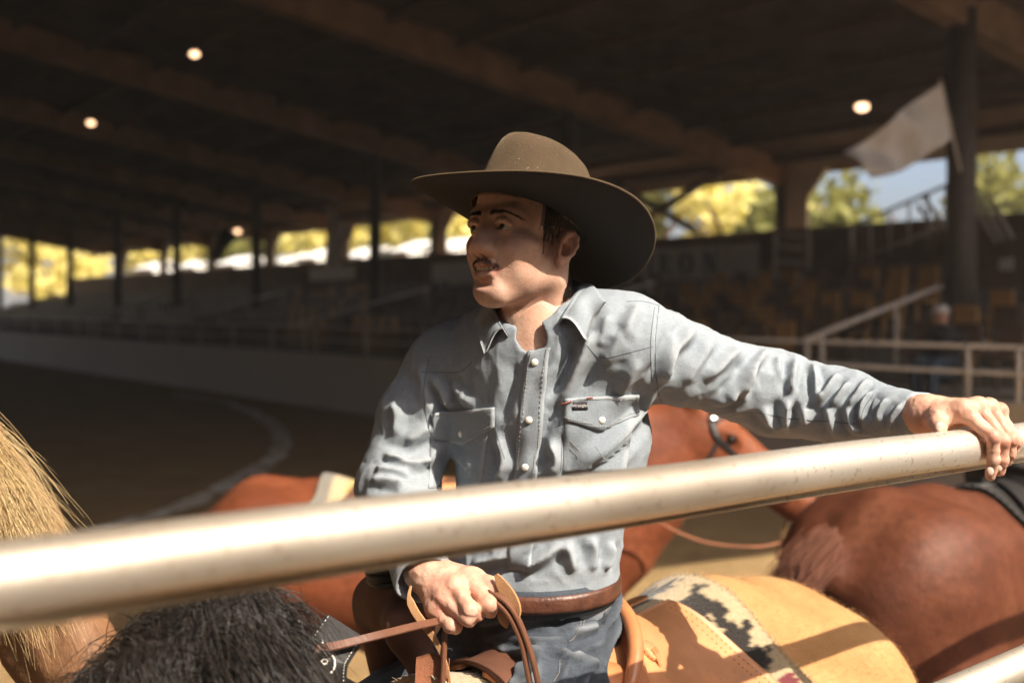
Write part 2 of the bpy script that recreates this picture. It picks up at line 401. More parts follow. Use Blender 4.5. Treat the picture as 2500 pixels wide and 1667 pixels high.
# ---- railing on the wall, aisle handrails
def railings():
    e = empty('guard_railing', UW(.06, 20, 1.15), 'pale two-bar pipe railing standing on top of the arena wall', 'railing')
    for z in (1.45, 1.73): MB().tube([UW(.06, -15, z), UW(.06, 65, z)], .022, 8).obj('rail', M_pipe, e, True)
    for t in [-4, -2, .08, .66, 2.82, 5, 7.2, 9.4, 11.6, 13.8, 16, 18.2, 20.4, 22.6, 24.8, 27, 29.2, 31.4, 33.6, 36, 39, 42]:
        MB().tube([UW(.06, t, 1.13), UW(.06, t, 1.75)], .026, 8).obj('post', M_pipe, e, True)
    L = ['sloping pale handrail beside the aisle nearest the big column', 'sloping pale handrail in the aisle behind the rider\'s shoulder', 'faint sloping handrail in the aisle left of the rider', 'far faint sloping handrail low in the dark stand', 'farthest sloping handrail in the dark stand']
    for i, t in enumerate((2.82, 9.3, 17.1, 25.1, 33.1)):
        e = empty('aisle_handrail', UW(0, t, .95), L[i], 'handrail', 'aisle handrails in the stand')
        MB().tube([UW(.0, t, 1.74), UW(3.7, t, 2.62)], .034, 8).obj('rail', M_pipe, e, True)
        for w in (.35, 1.9, 3.6): MB().tube([UW(w, t, TZ(max(0, (w - .4) / .87)) - .1), UW(w, t, 1.74 + .238 * w)], .026, 8).obj('post', M_pipe, e, True)
    # upper walkway pieces seen beside the big column
    e = empty('ladder_gate', PW(1930, 690, 7.2), 'pale four-bar gate beside the banner at the top of the stand', 'gate')
    for y in (572, 602, 638, 672): MB().tube([PW(1895, y, 7.2), PW(1962, y + 4, 7.2)], .035, 8).obj('bar', M_pipe, e, True)
    for x in (1893, 1975): MB().tube([PW(x, 560, 7.2), PW(x, 690, 7.2)], .04, 8).obj('post', M_pipe, e, True)
    e = empty('stair_railing', PW(2080, 650, 7.6), 'pale stair railing climbing to the right at the top of the stand', 'railing')
    for y0, y1 in ((552, 452), (640, 548)): MB().tube([PW(2080, y0, 7.6), PW(2312, y1, 7.6)], .035, 8).obj('rail', M_pipe, e, True)
    for f in np.linspace(0, 1, 6): MB().tube([PW(2080 + 232 * f, 552 - 100 * f, 7.6), PW(2080 + 232 * f, 660 - 95 * f, 7.6)], .025 if 0 < f < 1 else .04, 8).obj('post', M_pipe, e, True)
    for i, (x0, y0, x1, y1) in enumerate(((2255, 480, 2310, 560), (2240, 500, 2285, 565), (2372, 492, 2432, 592), (2392, 484, 2450, 588), (2412, 476, 2472, 582))):
        if i in (0, 2): e = empty('stair_balusters', PW(x1, y1 + 20, 7.4), ['pale steep bars of the stair left of the big column', '', 'three pale steep bars right of the big column'][i], 'railing')
        MB().tube([PW(x0, y0, 7.4), PW(x1, y1, 7.4)], .04, 8).obj('bar', M_pipe, e, True)
    for x0, x1, y, hh in ((1360, 1590, 655, 60),): pass
railings()
# ---- upper deck fronts at the right
def deck_front():
    e = empty('upper_deck_front', PW(2300, 700, 6.4), 'brown boarded front of the upper deck right of the banner', 'deck')
    for y0, y1 in ((648, 690), (692, 735)):
        a = PW(1990, y0, 6.6); b = PW(2560, y0 - 8, 6.6); c = PW(2560, y1 - 2, 6.6); d = PW(1990, y1, 6.6); n = np.array([*DW * .05, 0])
        V = [a, b, c, d, a + n, b + n, c + n, d + n]
        add('board', V, np.array([[0, 1, 2, 3], [7, 6, 5, 4], [0, 4, 5, 1], [1, 5, 6, 2], [2, 6, 7, 3], [3, 7, 4, 0]]), M_wood, e, False)
    s = empty('notice_board', PW(2456, 640, 6.5), 'small pale notice fixed on the brown deck front', 'notice')
    c = PW(2456, 645, 6.52); MB().box(c, (.03, .24, .2), AXW).obj('panel', M_ban, s)
deck_front()
# ---- columns, girders, purlins, roof
COLS = [2.6, 11.06, 18.7, 25.8, 32.4, 38.8, 45.2, 51.6, 58]
def frame():
    for i, t in enumerate(COLS):
        nm = ['big dark steel column right of the rider with a white flag', 'brown column rising behind the rider\'s hat', 'dark column left of the rider beside a hanging pale flag', 'dark column beside the black flag', 'slim dark column, fourth from the rider towards the left', 'slim dark column, fifth from the rider towards the left', 'slim dark column, sixth from the rider towards the left', 'slim dark column near the left edge of the view', 'slim dark column at the far left end of the stand'][i]
        z1 = float(roof_z(3.1)) - .35; e = empty('steel_column', UW(3.1, t, TZ(2.5)), nm, 'column', 'columns in the middle of the stand'); b = MB()
        r = .2 if i == 0 else .15
        b.tube([UW(3.1, t, TZ(2)), UW(3.1, t, z1)], r, 12, up=(1, 0, 0)).obj('shaft', M_steel, e, True)
        MB().box(UW(3.1, t, TZ(2.6) + .1), (.5, .5, .2), AXW).obj('base', M_conc, e)
        e = empty('back_column', UW(9.5, t, 0), ['brown back column right outside the view', 'beige-clad back column right of the banner', 'back column behind the rider\'s head', 'back column right of the bright opening beside the rider', 'back column, second bay left of the rider', 'back column, third bay left of the rider', 'back column, fourth bay left of the rider', 'back column, fifth bay left of the rider', 'back column at the far left end'][i], 'column', 'columns along the back of the stand')
        MB().box(UW(9.5, t, 2.85), (.25, .25, 5.3), AXW).obj('shaft', M_steel, e)
        for s in (-1,):
            for wk in (9.44,):
                k0 = UW(wk, t + s * .13, 3.9); V = [UW(wk, t + s * .13, 5.25), UW(wk, t + s * 1.3, 5.25), UW(wk, t + s * .75, 4.6), UW(wk, t + s * .75, 3.9), k0]
                V = np.array(V + [v + np.array([*DW * .06, 0]) for v in V]); F = [[0, 1, 2, 2], [0, 2, 3, 4], [7, 6, 5, 5], [9, 8, 7, 5], [0, 5, 6, 1], [1, 6, 7, 2], [2, 7, 8, 3], [3, 8, 9, 4], [4, 9, 5, 0]]
                if s < 0 or i > 0:
                    T = [[0, 1, 2], [7, 6, 5]]; add('knee_panel', V, [np.array([f for f in F if len(set(f)) == 4]), np.array(T)], M_beige, e, False)
        g = empty('roof_girder', UW(3, t, float(roof_z(3))), ['roof girder above the big column at right', 'broad brown girder slanting down across the ceiling behind the rider', 'second ceiling girder, left of the broad one', 'third ceiling girder to the left', 'fourth ceiling girder to the left', 'fifth ceiling girder to the left', 'sixth ceiling girder to the left', 'seventh ceiling girder to the left', 'farthest ceiling girder near the left edge'][i], 'girder', 'girders under the arena roof')
        for wa, wb in ((9.7, -14), (-14, -40)):
            p = []
            for w in (wa, wb):
                for s in (-.16, .16):
                    for dz in (-.02, -.62): p.append(UW(w, t + s, float(roof_z(w)) + dz))
            add('beam', p, np.array([[0, 1, 3, 2], [4, 6, 7, 5], [0, 4, 5, 1], [2, 3, 7, 6], [0, 2, 6, 4], [1, 5, 7, 3]]), M_gird, g, False)
    for i, w in enumerate(np.arange(9, -14, -1.45)):
        z = float(roof_z(w)); t0 = -20 if w > .9 else -6.2
        o = MB().box(UW(w, (t0 + 64) / 2, z - .14), (.07, 64 - t0, .18), AXW).obj('roof_purlin', M_purl)
        tag(o, 'long dark timber purlin under the roof, number %s back from the arena side' % ['one', 'two', 'three', 'four', 'five', 'six', 'seven', 'eight', 'nine', 'ten', 'eleven', 'twelve', 'thirteen', 'fourteen', 'fifteen', 'sixteen'][15 - i], 'purlin', 'purlins under the roof')
    def slab(name, ws, t0, t1, label):
        V = []
        for w in ws:
            for t in (t0, t1):
                for dz in (0, .12): V.append(UW(w, t, float(roof_z(w)) + dz))
        F = []
        for j in range(len(ws) - 1):
            a = j * 4; F += [[a, a + 4, a + 6, a + 2], [a + 1, a + 3, a + 7, a + 5], [a, a + 1, a + 5, a + 4], [a + 2, a + 6, a + 7, a + 3]]
        F += [[0, 2, 3, 1], [len(V) - 4, len(V) - 3, len(V) - 1, len(V) - 2]]
        tag(add(name, V, np.array(F), M_roof, None, False), label, 'roof')
    slab('stand_roof', (10.4, -2.5), T_EDGE, 66, 'dark boarded roof over the grandstand'); slab('corner_roof', (10.4, .8), -44, T_EDGE - 6.4, 'unseen boarded roof past the gap, cut back to let sun in')  # the gap before the unseen corner slab lets sun bounce into the stand
    slab('arena_roof', (-2.5, -14, -42), T_EDGE, 66, 'dark boarded roof over the arena floor')
    slab('sky_block_rear_roof', (.796, -14, -42), -44, T_EDGE - 6.4, 'unseen boarded roof added behind the viewer to block sky light'); slab('sky_block_side_roof', (-18.5, -42), T_EDGE - 6.396, T_EDGE - .004, 'unseen boarded roof added at the side to block sky light')  # unseen slabs added round the sun gap to cut fill light
    MB().box(UW(9.62, 22, 5.33), (.06, 84, .34), AXW).obj('back_fascia', M_beige); tag(bpy.data.objects['back_fascia'], 'long beige fascia board above the bright openings at the back', 'fascia')
T_EDGE = -7.5
frame()
def closed_sides():  # unseen walls added to keep sky fill off the rider
    for nm, c, sz, lab in (('sky_block_rear_wall', UW(-16, -44.2, 5), (53, .2, 10), 'unseen end wall added behind the viewer to block sky light'), ('sky_block_side_wall', UW(-42.2, 11, 4), (.2, 110, 8), 'unseen long wall added opposite the stand to block sky light')):
        tag(MB().box(c, sz, AXW).obj(nm, M_wood), lab, 'wall')
closed_sides()
def braces():
    for i, (a, b) in enumerate((((1480, 590), (1830, 378)), ((1440, 415), (1700, 565)))):
        o = MB().tube([PW(*a, 9.3), PW(*b, 9.3)], .11, 4).obj('cross_brace', M_steel)
        tag(o, ['timber brace rising to the right across the opening beside the hat', 'timber brace falling to the right across the opening beside the hat'][i], 'brace')
braces()
# ---- banner with its letters
def banner():
    e = empty('banner', PW(1700, 690, 8.5), 'white banner with black serif letters hanging behind the hat brim', 'banner')
    w = 8.62; ta, tb = TW(1855, w), TW(1500, w); z0, z1 = 2.82, 3.62
    MB().box(UW(w, (ta + tb) / 2, (z0 + z1) / 2), (.02, tb - ta, z1 - z0), AXW).obj('sheet', M_ban, e)
    def glyph(parts, name='letter'):
        b = MB()
        for kind, *q in parts:
            if kind == 'p':                         # polygon quad in (x right, y up)
                V = np.array([UW(w - .016, T0 - x * S, ZB + y * S) for x, y in q] + [UW(w - .012, T0 - x * S, ZB + y * S) for x, y in q])
                b.raw(V, [[0, 1, 2, 3], [7, 6, 5, 4], [0, 4, 5, 1], [1, 5, 6, 2], [2, 6, 7, 3], [3, 7, 4, 0]])
            else:                                   # ring: centre, outer rx ry, inner rx ry, angles
                cx, cy, ox, oy, ix, iy, a0, a1 = q; n = 20
                for j in range(n):
                    A = [math.radians(a0 + (a1 - a0) * (j + d) / n) for d in (0, 1)]
                    pts = [(cx + ox * math.cos(A[0]), cy + oy * math.sin(A[0])), (cx + ox * math.cos(A[1]), cy + oy * math.sin(A[1])), (cx + ix * math.cos(A[1]), cy + iy * math.sin(A[1])), (cx + ix * math.cos(A[0]), cy + iy * math.sin(A[0]))]
                    V = np.array([UW(w - .016, T0 - x * S, ZB + y * S) for x, y in pts] + [UW(w - .012, T0 - x * S, ZB + y * S) for x, y in pts])
                    b.raw(V, [[0, 1, 2, 3], [7, 6, 5, 4], [0, 4, 5, 1], [1, 5, 6, 2], [2, 6, 7, 3], [3, 7, 4, 0]])
        b.obj(name, M_ink, e)
    S = .54; ZB = 2.94; R = lambda x0, y0, x1, y1: ('p', (x0, y0), (x1, y0), (x1, y1), (x0, y1))
    T0 = TW(1583, w); glyph([R(.1, 0, .3, 1), R(0, 0, .4, .09), R(0, .91, .4, 1)])
    T0 = TW(1607, w); glyph([R(.1, 0, .3, 1), R(0, 0, .4, .09), R(0, .91, .3, 1), ('r', .36, .73, .34, .27, .15, .19, -90, 90), R(.28, .91, .40, 1), R(.28, .46, .40, .54), ('p', (.38, .48), (.56, .48), (.86, 0), (.62, 0)), R(.62, 0, .92, .08)])
    T0 = TW(1660, w); glyph([('r', .42, .5, .42, .52, .2, .45, 0, 360)])
    T0 = TW(1719, w); glyph([R(.08, 0, .2, 1), R(0, 0, .3, .08), R(.62, 0, .74, 1), R(.54, .92, .84, 1), ('p', (0, 1), (.24, 1), (.76, 0), (.56, 0))])
    S = .12; ZB = 3.4; T0 = TW(1772, w); glyph([('r', .4, .5, .42, .42, .28, .28, 0, 360)], 'registered_mark')
banner()
def small_banner():
    o = MB().box(UW(8.6, TW(810, 8.6), 3.4), (.02, 3.6, .5), AXW).obj('far_banner', M_ban); tag(o, 'dim pale strip banner on the parapet far left of the rider', 'banner')
    o = MB().box(UW(8.6, TW(1110, 8.6), 3.2), (.02, 2.6, .7), AXW).obj('mid_banner', M_ban); tag(o, 'dim pale banner on the parapet just left of the rider\'s face', 'banner')
small_banner()
# ---- flags on poles
def flag(label, base, top, rows, m, cat='flag'):
    e = empty('flag', base, label, cat)
    MB().tube([base, top], .018, 8).obj('pole', M_pipe, e, True)
    n, k = 18, 12; V = np.zeros((n, k, 3)); g = np.asarray(rows, float)           # rows: 2 x 2 corner places [hoist top, hoist bottom, fly top, fly bottom]
    for i in range(n):
        for j in range(k):
            a, b = i / (n - 1), j / (k - 1); p = (1 - a) * ((1 - b) * g[0] + b * g[1]) + a * ((1 - b) * g[2] + b * g[3])
            V[i, j] = p + np.array([.03 * math.sin(a * 11 + b * 2) * a, (.14 * math.sin(a * 9 + b * 4) + .05 * math.sin(a * 19 - b * 3)) * min(1, a * 2), .05 * math.sin(a * 6) * a - .12 * math.sin(math.pi * a) * b])
    V = V.reshape(-1, 3); i, j = np.meshgrid(np.arange(n - 1), np.arange(k - 1), indexing='ij'); a = (i * k + j).ravel(); Q = np.stack([a, a + 1, a + k + 1, a + k], 1)
    V2 = V + np.array([0, .004, 0]); add('cloth', np.concatenate([V, V2]), np.concatenate([Q, Q[:, ::-1] + len(V)]), m, e)
flag('large white flag hanging from the big column at right', P(2345, 420, 14.6), P(2296, 196, 14.2), [P(2296, 205, 14.2), P(2322, 338, 14.4), P(2068, 368, 14.0), P(2122, 428, 14.1)], M_flagw)
flag('pale flag drooping from the column left of the rider', P(812, 660, 27), P(800, 505, 27), [P(803, 512, 27), P(792, 650, 27), P(862, 560, 26.6), P(828, 650, 26.8)], M_flagw)
flag('black flag drooping in front of a bright far opening', P(512, 640, 33), P(540, 550, 33), [P(540, 556, 33), P(516, 632, 33), P(585, 575, 33), P(545, 622, 33)], M_flagk)
# ---- lit lamps under the roof
def lamp(px, py, d, label, r=.12):
    c = P(px, py, d); e = empty('hanging_lamp', c, label, 'lamp', 'lit lamps under the roof')
    a = np.linspace(0, np.pi, 9)[1:-1]; V, Q, T = tube([c + [0, 0, r * .62 * math.cos(x)] for x in np.linspace(0, np.pi, 9)], [r * max(.05, math.sin(x)) for x in np.linspace(0, np.pi, 9)], 14, up=(1, 0, 0))
    add('bulb', V, [Q, np.array(T)], M_bulb, e)
    MB().tube([c + [0, 0, r * .5], c + [0, 0, r * 1.3]], [r * 1.15, r * .3], 14, up=(1, 0, 0)).obj('shade', M_steel, e, True)
    q = c[:2] - W0; MB().tube([c + [0, 0, r * 1.2], [c[0], c[1], float(roof_z(q @ DW))]], .012, 6, up=(1, 0, 0)).obj('stem', M_steel, e)
lamp(475, 133, 22, 'brightest lit lamp high under the roof at upper left', .09)
lamp(222, 301, 30, 'lit lamp under the roof nearest the left edge', .10)
lamp(580, 565, 40, 'small lit lamp low above the bright far openings', .11)
lamp(2105, 262, 19, 'warm lit lamp beside the large white flag', .11)
# ---- trees outside the back of the stand
def leaf_mat(name, c1, c2):
    k = NT(name); v = k.coord(); r = k.n('ShaderNodeNewGeometry'); f = k.noise(v, .9, 3)
    k.col(k.mix(r.outputs['Random Per Island'], k.ramp(f, [(.35, c1), (.65, c2)]), c2)).set(Roughness=.6, Specular_IOR_Level=.25)
    tr = k.n('ShaderNodeBsdfTranslucent'); tr.inputs[0].default_value = (*[min(1, x * 1.5) for x in c2], 1); mx = k.n('ShaderNodeMixShader', Fac=.4); k.l(k.b.outputs[0], mx.inputs[1]); k.l(tr.outputs[0], mx.inputs[2]); k.l(mx.outputs[0], k.out.inputs[0]); return k.m
M_leaf = [leaf_mat('leaf_golden', (.42, .34, .09), (.78, .66, .28)), leaf_mat('leaf_green', (.06, .075, .02), (.24, .23, .06))]
M_bark = plain('bark', (.11, .07, .05), .9, var=.4, scale=8, bump=.6, bscale=25, bdist=.02)
def tree_mesh(seed, n=1500, ls=.22):
    r = np.random.default_rng(seed); K = 16; cl = r.normal(size=(K, 3)); cl = nrm(cl) * r.uniform(.45, 1.0, (K, 1)) * [1.7, 1.7, 1.9]
    i = r.integers(0, K, n); c = cl[i] + nrm(r.normal(size=(n, 3))) * (r.uniform(.1, 1, (n, 1)) ** .5) * .75
    a = nrm(r.normal(size=(n, 3))); b = nrm(np.cross(a, r.normal(size=(n, 3)))); s = r.uniform(.6, 1.3, (n, 1)) * ls
    V = np.stack([c - a * s, c + b * s * .55, c + a * s, c - b * s * .55], 1).reshape(-1, 3); Q = np.arange(n * 4).reshape(-1, 4); return V, Q
TM = [tree_mesh(s) for s in (11, 12, 13)]
def tree(w, t, h, rad, kind, seed, label):
    b = UW(w, t, 0); e = empty('tree', b, label, 'tree', 'trees outside the back of the stand'); rg = np.random.default_rng(seed)
    tr = MB(); tr.tube(spline([b, b + [.1, .1, h * .35], b + [rg.normal() * .2, rg.normal() * .2, h * .62]], 8), np.linspace(.26, .12, 8), 8, up=(1, 0, 0))
    for q in range(5):
        a = q * 1.26 + rg.random(); tr.tube(spline([b + [0, 0, h * .42], b + [math.cos(a) * rad * .35, math.sin(a) * rad * .35, h * .6], b + [math.cos(a) * rad * .75, math.sin(a) * rad * .75, h * .75]], 6), np.linspace(.11, .03, 6), 6, up=(1, 0, 0))
    tr.obj('trunk', M_bark, e, True)
    V, Q = TM[seed % 3]; A = rotm('Z', seed * 47); add('crown', b + [0, 0, h * .66] + (V @ A.T) * [rad / 1.9, rad / 1.9, h * .36 / 1.9], Q, M_leaf[kind], e, False)
def outbuildings():
    L = ['just left of the rider\'s face', 'second left of the rider\'s face', 'beside the drooping pale flag', 'below the small low lamp', 'beside the black flag', 'third from the left edge', 'second from the left edge', 'nearest the left edge']
    for i, (t, ln, h) in enumerate(((28.5, 1.6, 4.45), (31.2, 1.2, 4.5), (35.0, 2.0, 4.4), (39.0, 1.6, 4.5), (42.5, 2.4, 4.4), (48.0, 2.4, 4.5), (53.5, 3.0, 4.5), (60, 3.2, 4.6))):
        e = empty('outbuilding', UW(12.5, t, 0), 'sunlit white hut outside the far opening, ' + L[i], 'building', 'white huts outside the stand')
        MB().box(UW(12.5, t, h / 2 - .1), (2.2, ln, h - .2), AXW).obj('wall', M_hut, e)
        V = [UW(w, t + s * (ln / 2 + .12), z) for s in (-1, 1) for w, z in ((11.25, h - .2), (12.5, h + .25), (13.75, h - .2), (13.75, h - .3), (12.5, h + .15), (11.25, h - .3))]
        Q = [[0, 1, 7, 6], [1, 2, 8, 7], [2, 3, 9, 8], [3, 4, 10, 9], [4, 5, 11, 10], [5, 0, 6, 11], [0, 5, 4, 1], [1, 4, 3, 2], [6, 7, 10, 11], [7, 8, 9, 10]]; add('roof', V, np.array(Q), M_hut, e, False)
        MB().box(UW(11.385, t, h - 1.0), (.03, ln * .4, .5), AXW).obj('window', M_steel, e)
M_hut = plain('white_hut_paint', (.86, .84, .80), .7, var=.05, bump=0)
outbuildings()
def trees():
    rg = random.Random(2); L = ['in the first opening at the right', 'beyond the stair railing at right', 'beside the white flag', 'right of the banner', 'behind the banner', 'behind the hat', 'behind the rider\'s head', 'in the opening left of the face', 'in the second opening left of the face', 'in the third opening left of the face', 'in the fourth opening left of the face', 'in the fifth opening left of the face', 'among the far openings', 'among the farthest openings', 'near the left edge', 'at the left edge', 'past the far end of the stand', 'at the far end of the arena']
    sp = [(17, -3, 9, 3.6, 0), (15, 1.2, 10, 3.4, 0), (16, 5.2, 8.5, 2.6, 1), (24, 13.5, 7, 2.4, 1), (17, 15.5, 6.5, 2.6, 1), (18, 20, 7.5, 2.8, 0), (18, 25, 8, 3, 1), (15, 31, 8, 3.2, 0), (16, 36, 8, 3, 0), (15, 42, 8, 3, 0), (17, 47.5, 8, 3, 0), (15, 53, 8, 3, 1), (16, 59, 8, 3, 0), (15, 66, 8, 3.2, 0), (10, 74, 8, 3.4, 0), (4, 80, 8, 3.4, 0), (-3, 84, 8, 3.6, 1), (-12, 86, 8, 3.8, 0)]
    for i, (w, t, h, r, k) in enumerate(sp): tree(w, t, h, r, k, 20 + i, ('golden' if k == 0 else 'green') + ' leafy tree outside, ' + L[i])
trees()
# ================================================================ horses
def coat(name, c1, c2, c3, dark=None, mott=1.0):
    k = NT(name); v = k.coord(); a = k.noise(v, 5, 4); b = k.noise(k.coord((260, 60, 60)), 1, 3); d = k.noise(v, 34, 3)
    c = k.ramp(a, [(.3, c1), (.52, c2), (.75, c3)])
    c = k.mix(k.math('MULTIPLY', k.math('SUBTRACT', d, .42), 2.2 * mott), c, tuple(x * .5 for x in c2)); c = k.mix(k.math('MULTIPLY', k.ramp(k.noise(v, 2.2, 3), [(.45, (0, 0, 0)), (.7, (1, 1, 1))]), .5 * mott), c, tuple(x * .6 for x in c1))
    z = k.attr('zone', 'Fac')
    if dark is not None: c = k.mix(z, c, dark)
    k.col(c).set(Roughness=.56, Specular_IOR_Level=.24)
    n1 = k.bump(b, .5, .0025); n2 = k.bump(k.noise(v, 16, 5, .6), .4, .012, n1); k.bump(k.noise(v, 70, 4, .6), .3, .004, n2); return k.m
M_buck = coat('buckskin_coat', (.40, .20, .075), (.50, .27, .11), (.58, .34, .155), (.012, .009, .007), .35)
M_sorrel = coat('sorrel_coat', (0.1498, 0.0387, 0.0150), (0.2059, 0.0574, 0.0225), (0.2558, 0.0811, 0.0325), (.08, .022, .012))
M_sorrel2 = coat('dark_sorrel_coat', (0.0875, 0.0253, 0.0115), (0.1243, 0.0391, 0.0184), (0.1565, 0.0553, 0.0267), (.05, .018, .01))
M_chest = coat('chestnut_coat', (.16, .075, .035), (.25, .125, .062), (.33, .18, .095), (.06, .03, .02))
def hair_mat(name, c1, c2, rough=.42):
    k = NT(name); g = k.n('ShaderNodeNewGeometry'); k.col(k.ramp(g.outputs['Random Per Island'], [(.1, c1), (.9, c2)])).set(Roughness=rough, Specular_IOR_Level=.5); return k.m
M_hblack = hair_mat('black_horsehair', (.008, .007, .006), (.035, .026, .02))
M_hflax = hair_mat('flaxen_horsehair', (.40, .26, .10), (.72, .54, .28))
M_hred = hair_mat('red_horsehair', (.12, .035, .016), (.30, .10, .045))
M_hdark = hair_mat('dark_red_horsehair', (.10, .032, .015), (.155, .052, .025), .85); M_hoof = plain('hoof_horn', (.05, .04, .035), .6)
M_eye = plain('dark_eye', (.012, .008, .006), .08, bump=0)
class Horse: pass
def horse(label, loc, yaw, S, crest, throat, poll, muzzle, m_coat, m_hair, mane=None, h=.0155, legs=True, tail_m=None, tail_n=420, fat=1.0, dark_crest=0.0, tail_out=.03, back=0.0, ear=.09, croup=0.0):
    """crest/throat/poll/muzzle in local metres (x forward, z up); all then scaled by S, turned by yaw and set at loc"""
    s = Sdf(); K = .09
    s.cone((.42, 0, 1.06), (.05, 0, 1.06), .27, .30, K).cone((.05, 0, 1.06), (-.35, 0, 1.12), .30, .265, K).cone((-.35, 0, 1.13), (-.58, 0, 1.17), .265, .26, K)
    s.cone((.36, 0, 1.395), (.10, 0, 1.325 + back), .055, .06, .12).cone((.1, 0, 1.32 + back), (-.38, 0, 1.345 + back * .5), .06, .075, .1).cone((-.38, 0, 1.35 + back * .4), (-.62, 0, 1.36 + croup), .085, .085, .09).cone((-.6, 0, 1.36 + croup), (-.82, 0, 1.25 + croup), .085, .06, .08)
    for y in (-1, 1):
        s.ell((-.56, y * .15, 1.20 + croup), (.25, .155, .24), .07, rotm('Y', 18)).ell((-.40, y * .20, 1.31 + croup), (.09, .05, .06), .08).ell((-.74, y * .105, 1.08), (.13, .11, .22), .06)
        s.ell((.46, y * .155, 1.10), (.15, .10, .29), .07, rotm('Y', -22)).ell((.62, y * .09, 1.02), (.11, .10, .13), .06)
        if legs:
            s.cone((.50, y * .15, .92), (.50, y * .14, .60), .105, .058, .05).cone((.50, y * .14, .60), (.505, y * .14, .52), .052, .05, .02).cone((.5, y * .14, .5), (.5, y * .14, .2), .037, .034, .03).ell((.505, y * .14, .17), (.046, .042, .045), .02).cone((.51, y * .14, .16), (.56, y * .14, .09), .034, .038, .02)
            s.cone((-.60, y * .15, 1.0), (-.52, y * .16, .80), .17, .115, .07).cone((-.52, y * .16, .80), (-.80, y * .15, .54), .105, .052, .05).ell((-.81, y * .15, .51), (.055, .045, .065), .03).cone((-.80, y * .15, .5), (-.77, y * .15, .2), .042, .036, .03).ell((-.765, y * .15, .17), (.048, .043, .046), .02).cone((-.765, y * .15, .16), (-.715, y * .15, .09), .035, .039, .02)
    cr = np.asarray(crest, float); th = np.asarray(throat, float); n = len(cr)
    rc = np.linspace(.062, .055, n); rt = np.linspace(.15, .085, n) * fat; s.chain(cr, rc, .10); s.chain(th, rt, .10)
    mid = (cr + th) / 2; s.chain(mid, np.linspace(.145, .085, n) * fat, .10)
    po = np.asarray(poll, float); mu = np.asarray(muzzle, float); ax = nrm(mu - po); L = np.linalg.norm(mu - po)
    sd = nrm(np.cross(ax, [0, 0, 1.0])) if abs(ax[2]) < .95 else np.array([0, 1., 0]); fr = nrm(np.cross(sd, ax))                # forehead side
    if fr[2] < 0 and abs(ax[2]) < .95: fr = -fr
    if np.dot(fr, np.asarray(cr[-1]) - np.asarray(th[-1])) < 0: fr = -fr
    R = np.stack([ax, sd, fr], 1); hk = .035
    def hp(a, b, c): return po + ax * (a * L) + sd * b + fr * c
    s.ell(hp(.20, 0, -.03), (.16, .088, .10), .05, R).cone(hp(.05, 0, .0), hp(.72, 0, .0), .078, .055, hk).cone(hp(.15, 0, .035), hp(.85, 0, .02), .055, .04, hk)
    for y in (-1, 1):
        s.ell(hp(.27, y * .052, -.075), (.115, .035, .085), hk, R).ell(hp(.26, y * .082, .035), (.045, .022, .024), .025, R).cone(hp(.33, y * .066, -.005), hp(.62, y * .050, -.012), .012, .010, .02)
        s.ell(hp(.265, y * .097, .024), (.022, .012, .016), .008, R, -1)
    s.ell(hp(.90, 0, -.005), (.085, .058, .062), hk, R).cone(hp(.55, 0, -.06), hp(.88, 0, -.045), .042, .036, hk)
    for y in (-1, 1): s.ell(hp(.945, y * .05, .02), (.024, .016, .020), .012, R).ell(hp(.95, y * .062, .02), (.014, .01, .010), .006, R, -1)
    s.ell(hp(1.0, 0, -.05), (.05, .05, .006), .006, R, -1)
    for y in (-1, 1):
        b0 = hp(-.01, y * .055, .035); tip = b0 + fr * ear - ax * .115 + sd * y * .02; mid_ = (b0 + tip) / 2 - ax * .01
        s.chain([b0, mid_, tip], [.028, .032, .006], .02).ell(mid_ + sd * y * .03, (.05, .018, .018), .012, np.stack([nrm(tip - b0), sd, nrm(np.cross(nrm(tip - b0), sd))], 1), -1)
    allp = np.concatenate([cr, th, [po, mu]]); lo = np.minimum([-1.0, -.42, .02], allp.min(0) - .2); hi = np.maximum([.85, .42, 1.52], allp.max(0) + .22)
    V, Q = mesh_sdf(s, lo, hi, h, 1)
    A = rotm('Z', math.degrees(yaw)); base = np.array([loc[0], loc[1], 0.0])
    def tw(p): return base + (np.asarray(p, float) * S) @ A.T
    o = Horse(); o.e = empty('horse', base, label, 'horse'); o.tw = tw; o.A = A; o.S = S; o.hp = hp; o.R = R
    low = np.clip((.62 - V[:, 2]) / .25, 0, 1) * 0.85; W = tw(V); o.V = W; o.Q = Q
    nose = np.clip((((V - po) @ ax) / L - .86) / .12, 0, 1) * .7
    if dark_crest: low = np.maximum(low, np.clip((dark_crest - seg_dist(V, cr)[0]) / .05, 0, 1))
    o.body = add('body', W, Q, m_coat, o.e, True, {'zone': np.maximum(low, nose)})
    for y in (-1, 1):
        c = tw(hp(.265, y * .084, .024)); add('eye', *ball(c, .019 * S), M_eye, o.e)
    if legs:
        for x, y in ((.575, .14), (.575, -.14), (-.70, .15), (-.70, -.15)):
            MB().tube([tw((x + .015, y, .002)), tw((x - .005, y, .05)), tw((x - .02, y, .10))], np.array([.066, .058, .045]) * S, 14, up=(1, 0, 0)).obj('hoof', M_hoof, o.e, True)
    rg = np.random.default_rng(int(abs(loc[0] * 1000)) + 5)
